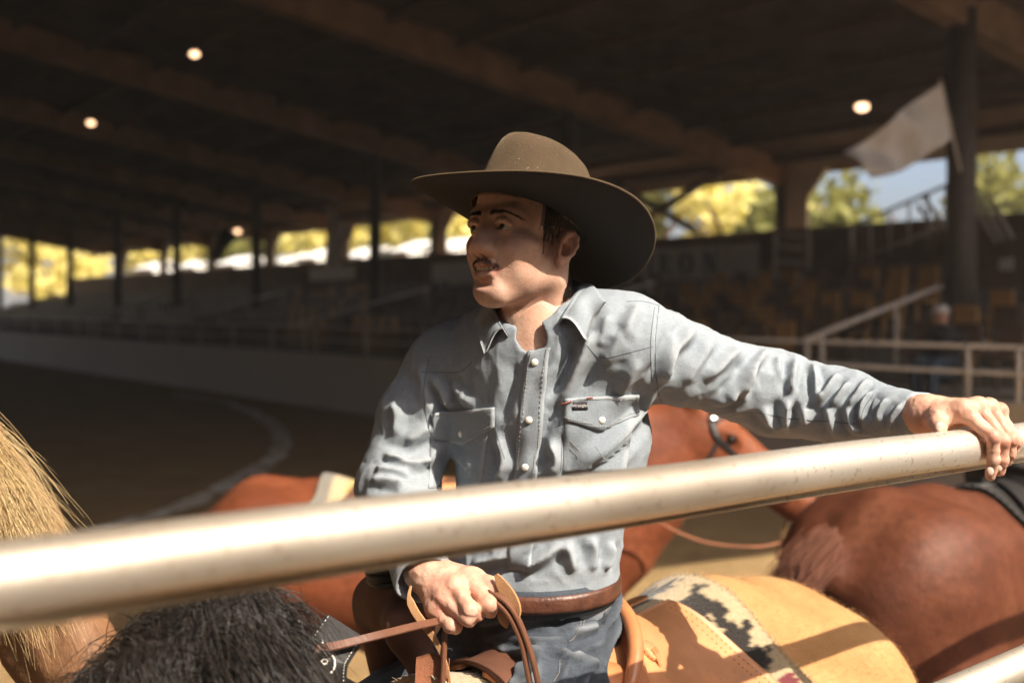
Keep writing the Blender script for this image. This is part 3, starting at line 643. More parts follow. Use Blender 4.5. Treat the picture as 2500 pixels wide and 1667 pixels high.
    if tail_n:
        N = tail_n; K_ = 9; u = np.linspace(0, 1, K_); ro = np.array([-.845, 0, 1.27 + .5 * max(0, tail_out)]) + rg.normal(size=(N, 3)) * [.010, .022, .020]
        sp = rg.normal(size=(N, 3)) * [.022, .030, .02]; ln = rg.uniform(.7, 1.05, (N, 1, 1))
        path = ro[:, None] + np.stack([-(.06 + tail_out) * np.sin(u * 2.0) - tail_out * np.minimum(u * 6, 1), 0 * u, -1.05 * u ** 1.25], 1)[None] * ln + sp[:, None] * (u ** .7)[None, :, None]
        add('tail', *hair(tw(path.reshape(-1, 3)).reshape(N, K_, 3), rg.uniform(.0010, .0019, N)), tail_m or m_hair, o.e)
    if mane: mane(o, rg)
    o.tree = bvh(W, Q); return o
def ball(c, r, n=10):
    a = np.linspace(0, np.pi, n); V, Q, T = tube([np.asarray(c) + [0, 0, r * math.cos(x)] for x in a], [max(r * math.sin(x), 1e-5) for x in a], 14, up=(1, 0, 0)); return V, [Q, np.array(T)]
def mane_hair(o, rg, crest_w, m, N, drop, side, length, r=(.0007, .0016), lift=.02, jitter=.03, K_=9, curl=.012, name='mane', out=.05):
    """strands rooted along a crest line (world), rising a little and falling to one side"""
    c = spline(crest_w, 200); i = rg.integers(0, 200, N); ro = c[i] + rg.normal(size=(N, 3)) * [.012, .012, .006]; tg = nrm(np.gradient(c, axis=0))[i]
    u = np.linspace(0, 1, K_); side = np.asarray(side, float); ln = length * rg.uniform(.6, 1.15, N)
    p = ro[:, None] + (lift * np.sin(u * 2.4))[None, :, None] * np.array([0, 0, 1.]) * rg.uniform(.3, 1.6, (N, 1, 1)) + side * (out * (1 - np.exp(-u * 3)))[None, :, None] * rg.uniform(.25, 1.45, (N, 1, 1))
    p = p + (ln[:, None] * (u ** 1.15)[None])[..., None] * np.asarray(drop, float) + rg.normal(size=(N, 1, 3)) * jitter * u[None, :, None]
    cl = rg.integers(0, max(2, N // 14), N); ph = rg.random(N // 14 + 3)[cl] * 6.28; cd = rg.normal(size=(N // 14 + 3, 3))[cl]
    p = p + (np.sin(u[None] * 5 + ph[:, None]) * u[None])[..., None] * curl * cd[:, None]
    return add(name, *hair(p, rg.uniform(*r, N)), m, o.e)
# ---- the ridden buckskin
SEAT = np.array([.03, 1.85, 1.62]); HD = np.array([-.616, -.788, 0]); LF = np.array([.788, -.616, 0])      # rider's seat, the horse's heading and its left
H1_S = 1.095; H1_LOC, H1_YAW = tuple((SEAT - HD * .1 * H1_S + LF * .05)[:2]), math.atan2(HD[1], HD[0])
_A = rotm('Z', math.degrees(H1_YAW))
def l1(p): return ((np.asarray(p, float) - [H1_LOC[0], H1_LOC[1], 0]) @ _A) / H1_S
CREST1 = [l1(p) for p in ((-.16, 1.60, 1.50), (-.255, 1.48, 1.575), (-.345, 1.365, 1.735), (-.42, 1.27, 1.665), (-.48, 1.20, 1.50))]
THROAT1 = [l1(p) for p in ((-.25, 1.44, 1.26), (-.31, 1.37, 1.34), (-.36, 1.30, 1.40), (-.41, 1.24, 1.36), (-.45, 1.19, 1.30))]
def mane1(o, rg):
    cw = spline([o.tw(p) for p in CREST1], 21)[10:] + [0, 0, .05]; sd = LF
    mane_hair(o, rg, cw, M_hblack, 8200, (.10, -.06, -1), sd, .33, (.0006, .0013), .035, .022, out=.13, curl=.02, K_=9); mane_hair(o, rg, cw, M_hblack, 1200, (-.25, -.05, -1), -sd, .20, (.0008, .0017), .03, .03, out=.07, name='far_mane')
    M_fur = hair_mat('short_buckskin_hair', (.42, .215, .085), (.62, .37, .175), .55); Nf = vnormals(o.V, o.Q); rel = o.V - SEAT; ok = np.nonzero((rel @ HD < -.28) & (o.V[:, 2] > 1.25) & (Nf @ np.array([0, -.9, .45]) > -.1))[0]; N = 15000; i = rg.choice(ok, N); u = np.linspace(0, 1, 3)
    tg = -HD * .8 + np.array([0, 0, -.6]); n = Nf[i]; d = tg - n * (n @ tg)[:, None]; d = nrm(nrm(d) + n * .22 + rg.normal(size=(N, 3)) * .16); pos = o.V[i] + rg.normal(size=(N, 3)) * .0045 - n * .0012
    add('short_hair', *hair(pos[:, None] + d[:, None] * rg.uniform(.004, .008, (N, 1, 1)) * u[None, :, None], np.full(N, .00036)), M_fur, o.e)
    mane_hair(o, rg, cw[1:], M_hblack, 900, (.25, .1, .25), sd, .06, (.0004, .0008), .02, .035, out=.03, name='stray_hair')
    Nn = vnormals(o.V, o.Q); d = seg_dist(o.V, np.array([o.tw(p) for p in CREST1]))[0]; ok = np.nonzero((d < .24) & (Nn[:, 2] > -.4) & (o.V[:, 2] > 1.42) & ((o.V - SEAT) @ HD > .55))[0]; N = 10000; i = rg.choice(ok, N); n = Nn[i]; K_ = 6; u = np.linspace(0, 1, K_)
    L = rg.uniform(.04, .10, (N, 1, 1)); g = nrm(np.array([.25, -.1, -1.0]) + np.stack([vnoise(o.V[i] + q * 7, 18) for q in range(3)], 1) * .7 + rg.normal(size=(N, 3)) * .2); p = (o.V[i] + rg.normal(size=(N, 3)) * .006)[:, None] + n[:, None] * (.020 * np.sin(u * 2.3))[None, :, None] * rg.uniform(.4, 1.5, (N, 1, 1)) + g[:, None] * L * (u ** 1.3)[None, :, None]
    add('shaggy_coat', *hair(p, rg.uniform(.0005, .0009, N)), M_hblack, o.e)
buckskin = horse('buckskin horse with black mane, ridden by the man along the rail', H1_LOC, H1_YAW, H1_S, CREST1, THROAT1, l1((-.49, 1.18, 1.42)), l1((-.60, 1.05, .90)), M_buck, M_hblack, mane1, h=.011, fat=.72, dark_crest=.26, back=.055, croup=-.065)
# ---- sorrel standing side-on behind the rider, facing right
def mane2(o, rg):
    cw = [o.tw(p) for p in ((.45, 0, 1.50), (.65, 0, 1.62), (.85, 0, 1.74), (.99, 0, 1.80))]; mane_hair(o, rg, cw, M_hred, 700, (.0, .3, -1), (0, 1, 0), .22, (.0015, .003))
sorrel = horse('bright sorrel horse standing side-on behind the rider, head at right', (-.36, 4.42), math.radians(-3), 1.015, [(.38, 0, 1.40), (.60, 0, 1.54), (.82, 0, 1.66), (1.01, 0, 1.735)], [(.62, 0, 1.08), (.76, 0, 1.22), (.88, 0, 1.36), (1.00, 0, 1.52)], (1.035, 0, 1.705), (1.49, 0, 1.345), M_sorrel, M_hred, mane2, tail_out=-.02)
# ---- dark sorrel at right, seen from behind
dark_sorrel = horse('dark sorrel horse at right turned away, its rump and tail towards us', (1.66, 3.84), math.radians(36), 1.09, [(.38, 0, 1.40), (.55, 0, 1.53), (.70, 0, 1.66), (.80, 0, 1.76)], [(.62, 0, 1.08), (.72, 0, 1.22), (.80, 0, 1.38), (.88, 0, 1.55)], (.86, 0, 1.72), (1.22, 0, 1.32), M_sorrel2, M_hred, None, tail_n=2600, tail_out=.13, tail_m=M_hdark)
# ---- chestnut with flaxen forelock at the left edge
H4 = (-1.92, 2.62); H4Y = math.radians(-33)
_A4 = rotm('Z', math.degrees(H4Y))
def l4(p): return ((np.asarray(p, float) - [H4[0], H4[1], 0]) @ _A4) / 1.06
def mane4(o, rg):
    cw = [(-1.00, 1.93, 2.005), (-.965, 1.91, 1.965), (-.925, 1.895, 1.91)]
    mane_hair(o, rg, cw, M_hflax, 4800, (.42, -.06, -.90), (.75, -.66, 0), .30, (.0005, .0010), .03, .032, K_=10, curl=.016, name='forelock', out=.080)
    cw = [o.tw(p) for p in [c for c in C4]]; mane_hair(o, rg, np.array(cw) + [0, 0, .05], M_hflax, 1400, (0, -.1, -1), (-.55, -.83, 0), .34, (.0008, .0018))
C4 = [l4(p) for p in ((-1.50, 2.36, 1.56), (-1.33, 2.22, 1.72), (-1.16, 2.08, 1.86), (-1.02, 1.98, 1.95))]
T4 = [l4(p) for p in ((-1.32, 2.16, 1.22), (-1.20, 2.08, 1.38), (-1.10, 2.0, 1.54), (-1.0, 1.95, 1.68))]
chestnut = horse('chestnut horse with flaxen forelock at the left edge behind the rail', H4, H4Y, 1.06, C4, T4, l4((-.955, 1.93, 1.905)), l4((-.60, 1.88, 1.37)), M_chest, M_hflax, mane4, ear=-.06)
# ================================================================ the rider
RIDER = empty('person', (.03, 1.85, 1.6), 'young man in brown felt hat and pale denim shirt, one hand on the rail', 'person')
def m_skin():
    k = NT('skin'); v = k.coord(); a = k.noise(v, 28, 5); b = k.noise(v, 420, 3)
    c = k.ramp(a, [(.28, (.47, .25, .17)), (.5, (.61, .36, .255)), (.75, (.69, .45, .335))])
    c = k.mix(k.attr('lips', 'Fac'), c, (.40, .165, .125)); c = k.mix(k.math('MULTIPLY', k.attr('stubble', 'Fac'), k.math('MULTIPLY', k.noise(v, 900, 1), 2.2)), c, (.16, .095, .075)); c = k.mix(k.attr('flush', 'Fac'), c, (.56, .22, .15)); c = k.mix(k.attr('scalp', 'Fac'), c, (.035, .022, .015))
    fr = k.ramp(k.noise(v, 190, 2), [(.60, (0, 0, 0)), (.70, (1, 1, 1))]); c = k.mix(k.math('MULTIPLY', fr, .22), c, (.26, .11, .065))
    k.col(c).set(Roughness=.5, Specular_IOR_Level=.4, Subsurface_Weight=.12, Subsurface_Scale=.006); k.b.inputs['Subsurface Radius'].default_value = (1, .35, .2)
    n1 = k.bump(b, .55, .0009); k.bump(k.noise(v, 110, 4), .28, .0022, n1); return k.m
M_skin = m_skin()
# ---------------- head (local: x subject's left, -y forward, z up, eye level 0)
HEAD_C = P(1283, 580, 1.742); HEAD_YAW, HEAD_PITCH, HEAD_ROLL, HEAD_S = -43, -9, 0, .935
HR = rotm('Z', HEAD_YAW) @ rotm('X', HEAD_PITCH) @ rotm('Y', HEAD_ROLL)
def hw(p): return HEAD_C + (np.asarray(p, float) * HEAD_S) @ HR.T
def hl(p): return ((np.asarray(p) - HEAD_C) @ HR) / HEAD_S
EYE = lambda y: np.array([y * .0315, -.0780, -.001])
UPLIP = [(-.0280, -.0780, -.0618), (-.015, -.0935, -.0618), (-.004, -.0985, -.0612), (.004, -.0985, -.0612), (.015, -.0935, -.0618), (.0280, -.0780, -.0618)]
LOLIP = [(-.0275, -.0778, -.0632), (-.0145, -.0905, -.0765), (0, -.0945, -.0805), (.0145, -.0905, -.0765), (.0275, -.0778, -.0632)]
def jaw(z): return np.clip(-np.asarray(z) - .034, 0, .085) * .17          # the lower face sits back
def jw(p): p = np.array(p, float); p[..., 1] += jaw(p[..., 2]); return p
def head_sdf():
    s = Sdf()
    s.ell((0, .018, .045), (.0755, .097, .082), .02).ell((0, -.032, .045), (.0625, .054, .055), .03).ell((0, -.040, -.030), (.058, .047, .070), .03).ell((0, -.062, -.060), (.036, .033, .036), .025)
    for y in (-1, 1):
        s.cone((y * .050, .008, -.060), (y * .015, -.074, -.104), .018, .0175, .028).cone((y * .058, .012, -.012), (y * .052, .008, -.062), .016, .017, .025)
        s.ell((y * .046, -.052, -.024), (.023, .024, .015), .024).ell((y * .041, -.036, -.052), (.017, .034, .034), .026)
        s.cone((y * .010, -.0870, .0185), (y * .038, -.0770, .0215), .0090, .0082, .014).cone((y * .038, -.0775, .0215), (y * .056, -.050, .008), .0088, .008, .016)
        s.ell((y * .061, -.022, .028), (.010, .03, .025), .02).ell((y * .037, -.070, -.043), (.013, .012, .013), .014)
        s.ell((y * .0325, -.0965, -.0005), (.0180, .0160, .0112), .011, None, -1)
        s.ell((y * .012, -.079, -.003), (.008, .012, .014), .010)
    s.chain([(0, -.0865, .012), (0, -.0900, .000), (0, -.0975, -.018), (0, -.1050, -.0345)], [.0085, .0080, .0092, .0100], .012)
    s.ell((0, -.1070, -.0385), (.0122, .0115, .0104), .009)
    for y in (-1, 1):
        s.cone((y * .010, -.083, -.008), (y * .012, -.096, -.034), .010, .0105, .012).ell((y * .0145, -.0985, -.0415), (.0078, .0120, .0084), .007)
        s.ell((y * .0072, -.1030, -.0495), (.0040, .0075, .0042), .003, None, -1)
    s.cone((0, -.106, -.0465), (0, -.094, -.0515), .0042, .0050, .005)
    s.ell((0, -.082, -.1035), (.0215, .0175, .0155), .018)
    for y in (-1, 1):
        c = EYE(y); s.ell(c, (.0142, .0142, .0142), .004)
        s.ell(c + [y * .0006, -.0125, -.0003], (.0150, .0115, .0060), .0016, None, -1)
        s.chain([c + [x * .0138, -math.sqrt(max(.0001, 1 - x * x * .92)) * .0135, .0058 * (1 - x * x) + .0004] for x in (-.95, -.5, 0, .5, .95)], [.0013, .0020, .0023, .0022, .0014], .0015)
        s.chain([c + [x * .0165, -math.sqrt(max(.0001, 1 - x * x * .8)) * .0150, .0100 * (1 - x * x * .8) + .0005] for x in (-.95, -.5, 0, .5, .98)], [.0012, .0026, .0032, .0030, .0020], .005)
    s.chain(UPLIP, [.0022, .0046, .0052, .0052, .0046, .0022], .006); s.chain(LOLIP, [.0022, .0056, .0066, .0056, .0022], .006)
    s.chain([(-.0275, -.0808, -.0626), (-.0135, -.0965, -.0680), (0, -.1005, -.0698), (.0135, -.0965, -.0680), (.0275, -.0808, -.0626)], [.0012, .0034, .0040, .0034, .0012], 0); s.ops[-1:] = s.ops[-1:]
    for i in range(4): op, k, f, a = s.ops[-1 - i]; s.ops[-1 - i] = (-1, .003, f, a)
    s.ell((0, -.0985, -.0925), (.016, .0070, .0045), .010, None, -1)
    for y in (-1, 1):
        # ear
        c = np.array([y * .0735, .003, -.018]); a = math.radians(14); E = .84
        def ep(u, v, o): u, v = u * E, v * E; return c + np.array([y * (o + .40 * max(0, u)), u * math.cos(a) + v * math.sin(a), v * math.cos(a) - u * math.sin(a)])
        s.chain([ep(-.006, -.002, .004), ep(-.008, .012, .007), ep(-.003, .026, .009), ep(.008, .032, .010), ep(.018, .026, .010), ep(.0215, .012, .009), ep(.019, -.004, .008), ep(.012, -.018, .006)], [.0036, .0040, .0043, .0044, .0044, .0044, .0042, .0042], .005)
        s.ell(ep(.002, -.026, .006), (.0052, .0075, .0085), .006).cone(ep(.012, -.018, .006), ep(.002, -.028, .005), .0042, .0055, .005)
        s.chain([ep(.006, -.012, .005), ep(.013, .0, .007), ep(.012, .012, .007), ep(.006, .022, .007)], [.0034, .0036, .0034, .0028], .004)
        s.ell(ep(.008, .006, .003), (.0052, .0165, .026), .006).ell(ep(.003, -.004, .008), (.0075, .0078, .0105), .004, None, -1).ell(ep(-.0085, -.008, .006), (.0045, .004, .006), .004)
    # neck
    s.cone((0, .028, -.040), (0.008, .062, -.20), .050, .054, .03).cone((0, -.010, -.095), (.010, .032, -.20), .030, .034, .03).ell((0, -.026, -.128), (.011, .011, .014), .02)
    for y in (-1, 1): s.cone((y * .060, .020, -.030), (y * .020 + .01, .018, -.200), .012, .012, .02)
    return s
def rider_head():
    s = head_sdf()
    def pre(p): p = np.array(p, np.float32); p[:, 1] -= jaw(p[:, 2]).astype(np.float32); return p
    s.pre = pre
    VV, Q = mesh_sdf(s, (-.115, -.135, -.21), (.115, .135, .135), .0019, 1); V = VV.copy(); V[:, 1] -= jaw(V[:, 2])
    d1, _ = seg_dist(V, UPLIP); d2, _ = seg_dist(V, LOLIP); lips = np.clip(1 - (np.minimum(d1 - .0052, d2 - .0066)) / .0022, 0, 1) * (V[:, 1] < -.076)
    y, z, x = V[:, 1], V[:, 2], np.abs(V[:, 0])
    stub = np.clip((-.058 - z) / .03, 0, 1) * np.clip((z + .135) / .03, 0, 1) * np.clip((.02 - y) / .03, 0, 1) * (1 - lips) * .30
    flush = np.clip(1 - np.linalg.norm((V - [0, -.112, -.04]) / [.02, .02, .018], axis=1), 0, 1) * .5 + np.clip(1 - np.linalg.norm((np.abs(V) * [1, 0, 0] + V * [0, 1, 1] - [.042, -.062, -.035]) / .032, axis=1), 0, 1) * .35 + (np.abs(V[:, 0]) > .078) * .4
    ax = np.abs(V[:, 0]); jit = .003 * vnoise(V, 220)
    sc = np.where(y > .028, z > -.075 + jit, np.where(y > -.030, z > np.where(y > -.024, .010, -.036) + jit + np.clip((-.005 - y), 0, .02) * 0, np.where(y > -.046, z > .004 + jit * 2, z > .060 + jit))) & (ax < .080) & ((ax > .045) | (y > .05) | (z > .06))
    sc &= ~((y > -.020) & (y < .028) & (z < .012) & (y < .024))
    return VV, Q, {'lips': lips, 'stubble': stub, 'flush': np.clip(flush, 0, 1), 'scalp': sc * .8}
# ---------------- hands (world)
def finger(s, pts, r, k=.006): s.chain([np.asarray(p) for p in pts], r, k)
def rider_hands():
    out = []
    # the near hand over the rail
    s = Sdf(); wr = P(2262, 1014, 1.645)
    mcp = [P(2352, 1003, 1.588), P(2388, 992, 1.602), P(2416, 995, 1.618), P(2438, 1006, 1.634)]
    pip = [P(2424, 1066, 1.560), P(2448, 1076, 1.574), P(2468, 1072, 1.590), P(2479, 1078, 1.606)]
    dip = [P(2425, 1122, 1.566), P(2447, 1122, 1.580), P(2466, 1106, 1.596), P(2475, 1096, 1.612)]
    tip = [P(2419, 1160, 1.576), P(2440, 1150, 1.588), P(2459, 1126, 1.602), P(2468, 1108, 1.618)]
    for i in range(4):
        s.cone(wr, mcp[i], .0215, .0125, .014).ell(mcp[i] + [0, 0, .002], (.0125, .0125, .0115), .008)
        r = [1, 1, .95, .85][i]; finger(s, [mcp[i], pip[i], dip[i], tip[i]], [.0112 * r, .0098 * r, .0086 * r, .0076 * r], .004); s.ell(pip[i], (.0104 * r,) * 3, .004)
    s.cone(P(2240, 1012, 1.665), wr, .027, .0235, .02).chain([wr, P(2288, 1022, 1.605), P(2290, 1036, 1.578), P(2294, 1046, 1.560)], [.019, .0140, .0112, .0098], .008)
    s.cone(P(2300, 1016, 1.60), mcp[0], .014, .012, .015)
    out.append((s, P(2330, 1070, 1.60), (.135, .09, .10)))
    # the other hand closed on the reins
    s = Sdf(); wr = P(1040, 1394, 1.672)
    mcp = [P(1141, 1408, 1.632), P(1110, 1430, 1.615), P(1082, 1458, 1.612), P(1062, 1486, 1.618)]
    pip = [P(1192, 1474, 1.592), P(1146, 1486, 1.578), P(1139, 1506, 1.580), P(1100, 1526, 1.588)]
    dip = [P(1196, 1488, 1.612), P(1166, 1496, 1.598), P(1146, 1512, 1.600), P(1112, 1530, 1.606)]
    tip = [P(1170, 1478, 1.632), P(1150, 1486, 1.628), P(1130, 1500, 1.630), P(1104, 1516, 1.632)]
    for i in range(4):
        s.cone(wr, mcp[i], .0230, .0135, .014).ell(mcp[i] + [0, -.002, .001], (.0132, .0128, .0125), .008)
        r = [1.08, 1.05, 1.0, .9][i]; finger(s, [mcp[i], pip[i], dip[i], tip[i]], [.0122 * r, .0108 * r, .0100 * r, .0088 * r], .004); s.ell(pip[i], (.0112 * r,) * 3, .004)
    s.cone(P(1015, 1360, 1.70), wr, .028, .026, .02).chain([P(1080, 1400, 1.67), P(1160, 1412, 1.632), P(1200, 1428, 1.618), P(1232, 1452, 1.608)], [.019, .0135, .0112, .0088], .008)
    for i in range(3): s.cone(P(1062 + 14 * i, 1400 + 8 * i, 1.655), mcp[i + 1] if i < 3 else mcp[i], .006, .005, .010)
    out.append((s, P(1115, 1450, 1.64), (.135, .095, .115)))
    return out
def rider_body():
    V, Q, at = rider_head(); Vs = [hw(V)]; Qs = [Q]; A = {k: [v] for k, v in at.items()}; n = len(V)
    for s, c, e in rider_hands():
        v, q = mesh_sdf(s, c - np.array(e), c + np.array(e), .0023, 1); Vs.append(v); Qs.append(q + n); n += len(v); nn_ = vnormals(v, q); rdg = (1 - np.abs(vnoise(v, 75))) ** 3; Vs[-1] = v + nn_ * (.0005 * vnoise(v, 130) + .0004 * vnoise(v + 4, 260) + .0007 * rdg - .0004)[:, None]; z = vnoise(v, 60) * .45 + .2
        for k in A: A[k].append(np.clip(z, 0, 1) if k == 'flush' else np.zeros(len(v)))
    return np.concatenate(Vs), np.concatenate(Qs), {k: np.concatenate(a) for k, a in A.items()}
_V, _Q, _A_ = rider_body(); BODY = add('body', _V, _Q, M_skin, RIDER, True, _A_); HEAD_TREE = bvh(_V, _Q)
# ---------------- fingernails
M_nail = plain('fingernail', (.66, .44, .36), .25, var=.05, bump=0)
def nails():
    for px, py, d, rx, rz in ((2417, 1150, 1.5635, .0052, .0068), (2439, 1141, 1.5770, .0048, .0062), (2457, 1119, 1.5935, .0044, .0056), (2293, 1042, 1.5495, .0058, .0068)):
        c = P(px, py, d); s = Sdf().ell(c, (rx, .0030, rz), 0); V, Q = mesh_sdf(s, c - .011, c + .011, .0012, 0); add('fingernail', V, Q, M_nail, RIDER)
nails()
# ---------------- eyes and teeth
def m_eye():
    k = NT('eyeball'); r = k.attr('ring', 'Fac')
    k.col(k.ramp(r, [(0, (.004, .003, .003)), (.34, (.005, .004, .003)), (.40, (.055, .03, .015)), (.85, (.085, .05, .025)), (.95, (.03, .018, .012)), (1, (.80, .74, .69))])).set(Roughness=.06, Specular_IOR_Level=.7); return k.m
M_ball = m_eye(); M_teeth = plain('teeth', (.72, .66, .56), .25, var=.03, bump=0)
def eyes():
    for y in (-1, 1):
        V, F = ball(np.zeros(3), .0126, 22); V = V @ rotm('X', 90).T; g = nrm(np.array([-.16, -1, -.02])); ang = np.degrees(np.arccos(np.clip(nrm(V) @ g, -1, 1)))
        V = V + nrm(V) * (np.clip(1 - ang / 26, 0, 1) * .0009)[:, None]
        add('eye', hw(EYE(y) + V), F, M_ball, RIDER, True, {'ring': np.clip(ang / 28, 0, 1)})
    b = empty('teeth', hw((0, -.083, -.0665))); b.parent = RIDER; b.location = Vector(hw((0, -.083, -.0665))) - Vector(RIDER.location)
    for i in range(-4, 5):
        w = .0078 if abs(i) < 2 else .0066; x = i * .0071; yy = -.0945 + (x / .026) ** 2 * .013; s = Sdf().box((x, yy, -.0665), (.0035, .0024, .0045 - .0004 * abs(i)), .0014)
        v, q = mesh_sdf(s, (x - .006, yy - .005, -.074), (x + .006, yy + .005, -.058), .0011, 1); add('tooth', hw(jw(v)), q, M_teeth, b)
    v = Sdf().ell((0, -.070, -.070), (.022, .012, .010), 0); V, Q = mesh_sdf(v, (-.03, -.09, -.085), (.03, -.05, -.055), .002, 0); add('tongue', hw(jw(V)), Q, plain('mouth_inside', (.12, .03, .025), .5), b)
eyes()
# ---------------- hair: brows, lashes, moustache, sideburn and nape
M_brow = hair_mat('brown_hair', (.014, .009, .006), (.045, .028, .017), .45)
def on_skin(p, d):
    h = HEAD_TREE.ray_cast(Vector(hw(p)), Vector(HR @ np.asarray(d, float)), .2); return (hl(np.array(h[0])), nrm(np.array(h[1]) @ HR)) if h[0] is not None else (None, None)
def strands(name, seeds, r, m=M_brow, K_=6, tip=.2):
    """seeds: root, direction, length, bend"""
    pts = []
    for p, d, L, b in seeds:
        u = np.linspace(0, 1, K_)[:, None]; pts.append(hw(p + np.asarray(d) * L * u + np.asarray(b) * L * u ** 2))
    return add(name, *hair(np.array(pts), np.full(len(pts), r), tip=tip), m, RIDER)
def facial_hair():
    rg = np.random.default_rng(3)
    for y in (-1, 1):
        sd = []; cv = spline([(y * .0090, 0, .0165), (y * .024, 0, .0202), (y * .040, 0, .0200), (y * .0555, 0, .0125)], 60)
        for i in range(440):
            f = rg.random() ** .9; q = cv[int(f * 59)]; th = (.0038 if f < .5 else .0038 * (1 - (f - .5) / .56)); off = rg.normal() * th * .5
            h, n = on_skin((q[0] + rg.normal() * .0006, -.14, q[2] + off), (0, 1, 0))
            if h is None: continue
            d = nrm(np.array([y * (.25 + f), 0, .95 - 1.5 * f + (-off / th) * .5])); d = nrm(d - n * (d @ n) + n * .28); sd.append((h - n * .0003, d, rg.uniform(.005, .0085), -n * .12))
        strands('eyebrow', sd, .00026)
        sd = []; c = EYE(y)
        for x in np.linspace(-.95, .98, 60):
            a = c + [x * .0138, -math.sqrt(max(.0001, 1 - x * x * .92)) * .0150, .0058 * (1 - x * x) + .0004]; d = nrm([x * .5 + .25 * y, -1, .15]); sd.append((a, d, rg.uniform(.005, .0075), np.array([0, 0, .55])))
            if rg.random() < .5: sd.append((c + [x * .0128, -math.sqrt(max(.0001, 1 - x * x * .92)) * .0138, -.0048 * (1 - x * x) - .0002], nrm([x * .5, -1, -.4]), rg.uniform(.002, .0035), np.array([0, 0, -.3])))
        strands('eyelash', sd, .00022)
    sd = []
    for i in range(460):
        x = rg.normal() * .0125 * 1.0; x = rg.uniform(-.0275, .0275) if rg.random() < .8 else x
        if abs(x) > .029: continue
        zc = -.0545 - (abs(x) / .028) ** 1.6 * .0085; z = zc + rg.normal() * .0019
        h, n = on_skin((x, -.14, z), (0, 1, 0))
        if h is None: continue
        d = nrm([x * 26, -.15, -.9]); d = nrm(d - n * (d @ n) + n * .30); sd.append((h - n * .0002, d, rg.uniform(.003, .0062), -n * .15))
    strands('moustache', sd, .00026)
    sd = []
    for y in (-1, 1):
        for i in range(5200):                                   # side and back of the head below the hat
            a = rg.uniform(0, 1); z = rg.uniform(-.095, .075); yy = rg.uniform(-.052, .115)
            lim = .050 if yy < -.040 else (.012 - (yy + .04) * 1.55 if yy < -.004 else (.022 if yy < .030 else (-.03 - (yy - .03) * .55)))
            if yy < -.004 and z < max(lim, -.012) + rg.normal() * .004: continue
            if -.004 <= yy < .034 and z < .028: continue
            if yy >= .034 and z < lim - .045: continue
            h, n = on_skin((y * .16, yy, z), (-y, 0, 0))
            if h is None or abs(h[0]) > .081: continue
            d = nrm(np.array([y * .1, .45 if yy > -.01 else .12, -1])); d = nrm(d - n * (d @ n) + n * .16); sd.append((h, d, rg.uniform(.008, .017) if yy < 0 else rg.uniform(.014, .03), -n * .08))
    for i in range(3000):
        x = rg.uniform(-.07, .07); z = rg.uniform(-.10, .06); h, n = on_skin((x, .2, z), (0, -1, 0))
        if h is None: continue
        d = nrm(np.array([x * 3, .15, -1])); d = nrm(d - n * (d @ n) + n * .15); sd.append((h, d, rg.uniform(.02, .04), -n * .05 + np.array([0, .12, 0])))
    strands('hair', sd, .00040, K_=4)
facial_hair()
# ---------------- hat
def m_felt():
    k = NT('brown_felt'); v = k.coord(); a = k.noise(v, 14, 5); b = k.noise(v, 900, 2); d = k.noise(v, 260, 3)
    c = k.ramp(a, [(.3, (.044, .028, .016)), (.55, (.072, .048, .028)), (.8, (.105, .074, .046))]); c = k.mix(k.math('MULTIPLY', d, .5), c, (.115, .085, .055))
    sp = k.ramp(k.noise(v, 330, 1), [(.74, (0, 0, 0)), (.78, (1, 1, 1))]); c = k.mix(k.math('MULTIPLY', sp, .6), c, (.45, .36, .26))
    k.col(c).set(Roughness=.95, Specular_IOR_Level=.1, Sheen_Weight=.35, Sheen_Roughness=.5); k.b.inputs['Sheen Tint'].default_value = (.5, .38, .25, 1)
    n1 = k.bump(b, .5, .0009); k.bump(d, .35, .0015, n1); return k.m
M_felt = m_felt(); M_under = plain('felt_underside_shaded', (.013, .010, .008), .95, var=.2, bump=.3, bscale=500, bdist=.001)  # underside is a darkened copy of the felt, holding the brim's shade in its colour
HAT_T = rotm('X', -12) @ rotm('Y', 0)
HAT_O = np.array([-.006, .007, .032])
def ht(p): return hw(HAT_O + np.asarray(p, float) @ HAT_T.T)
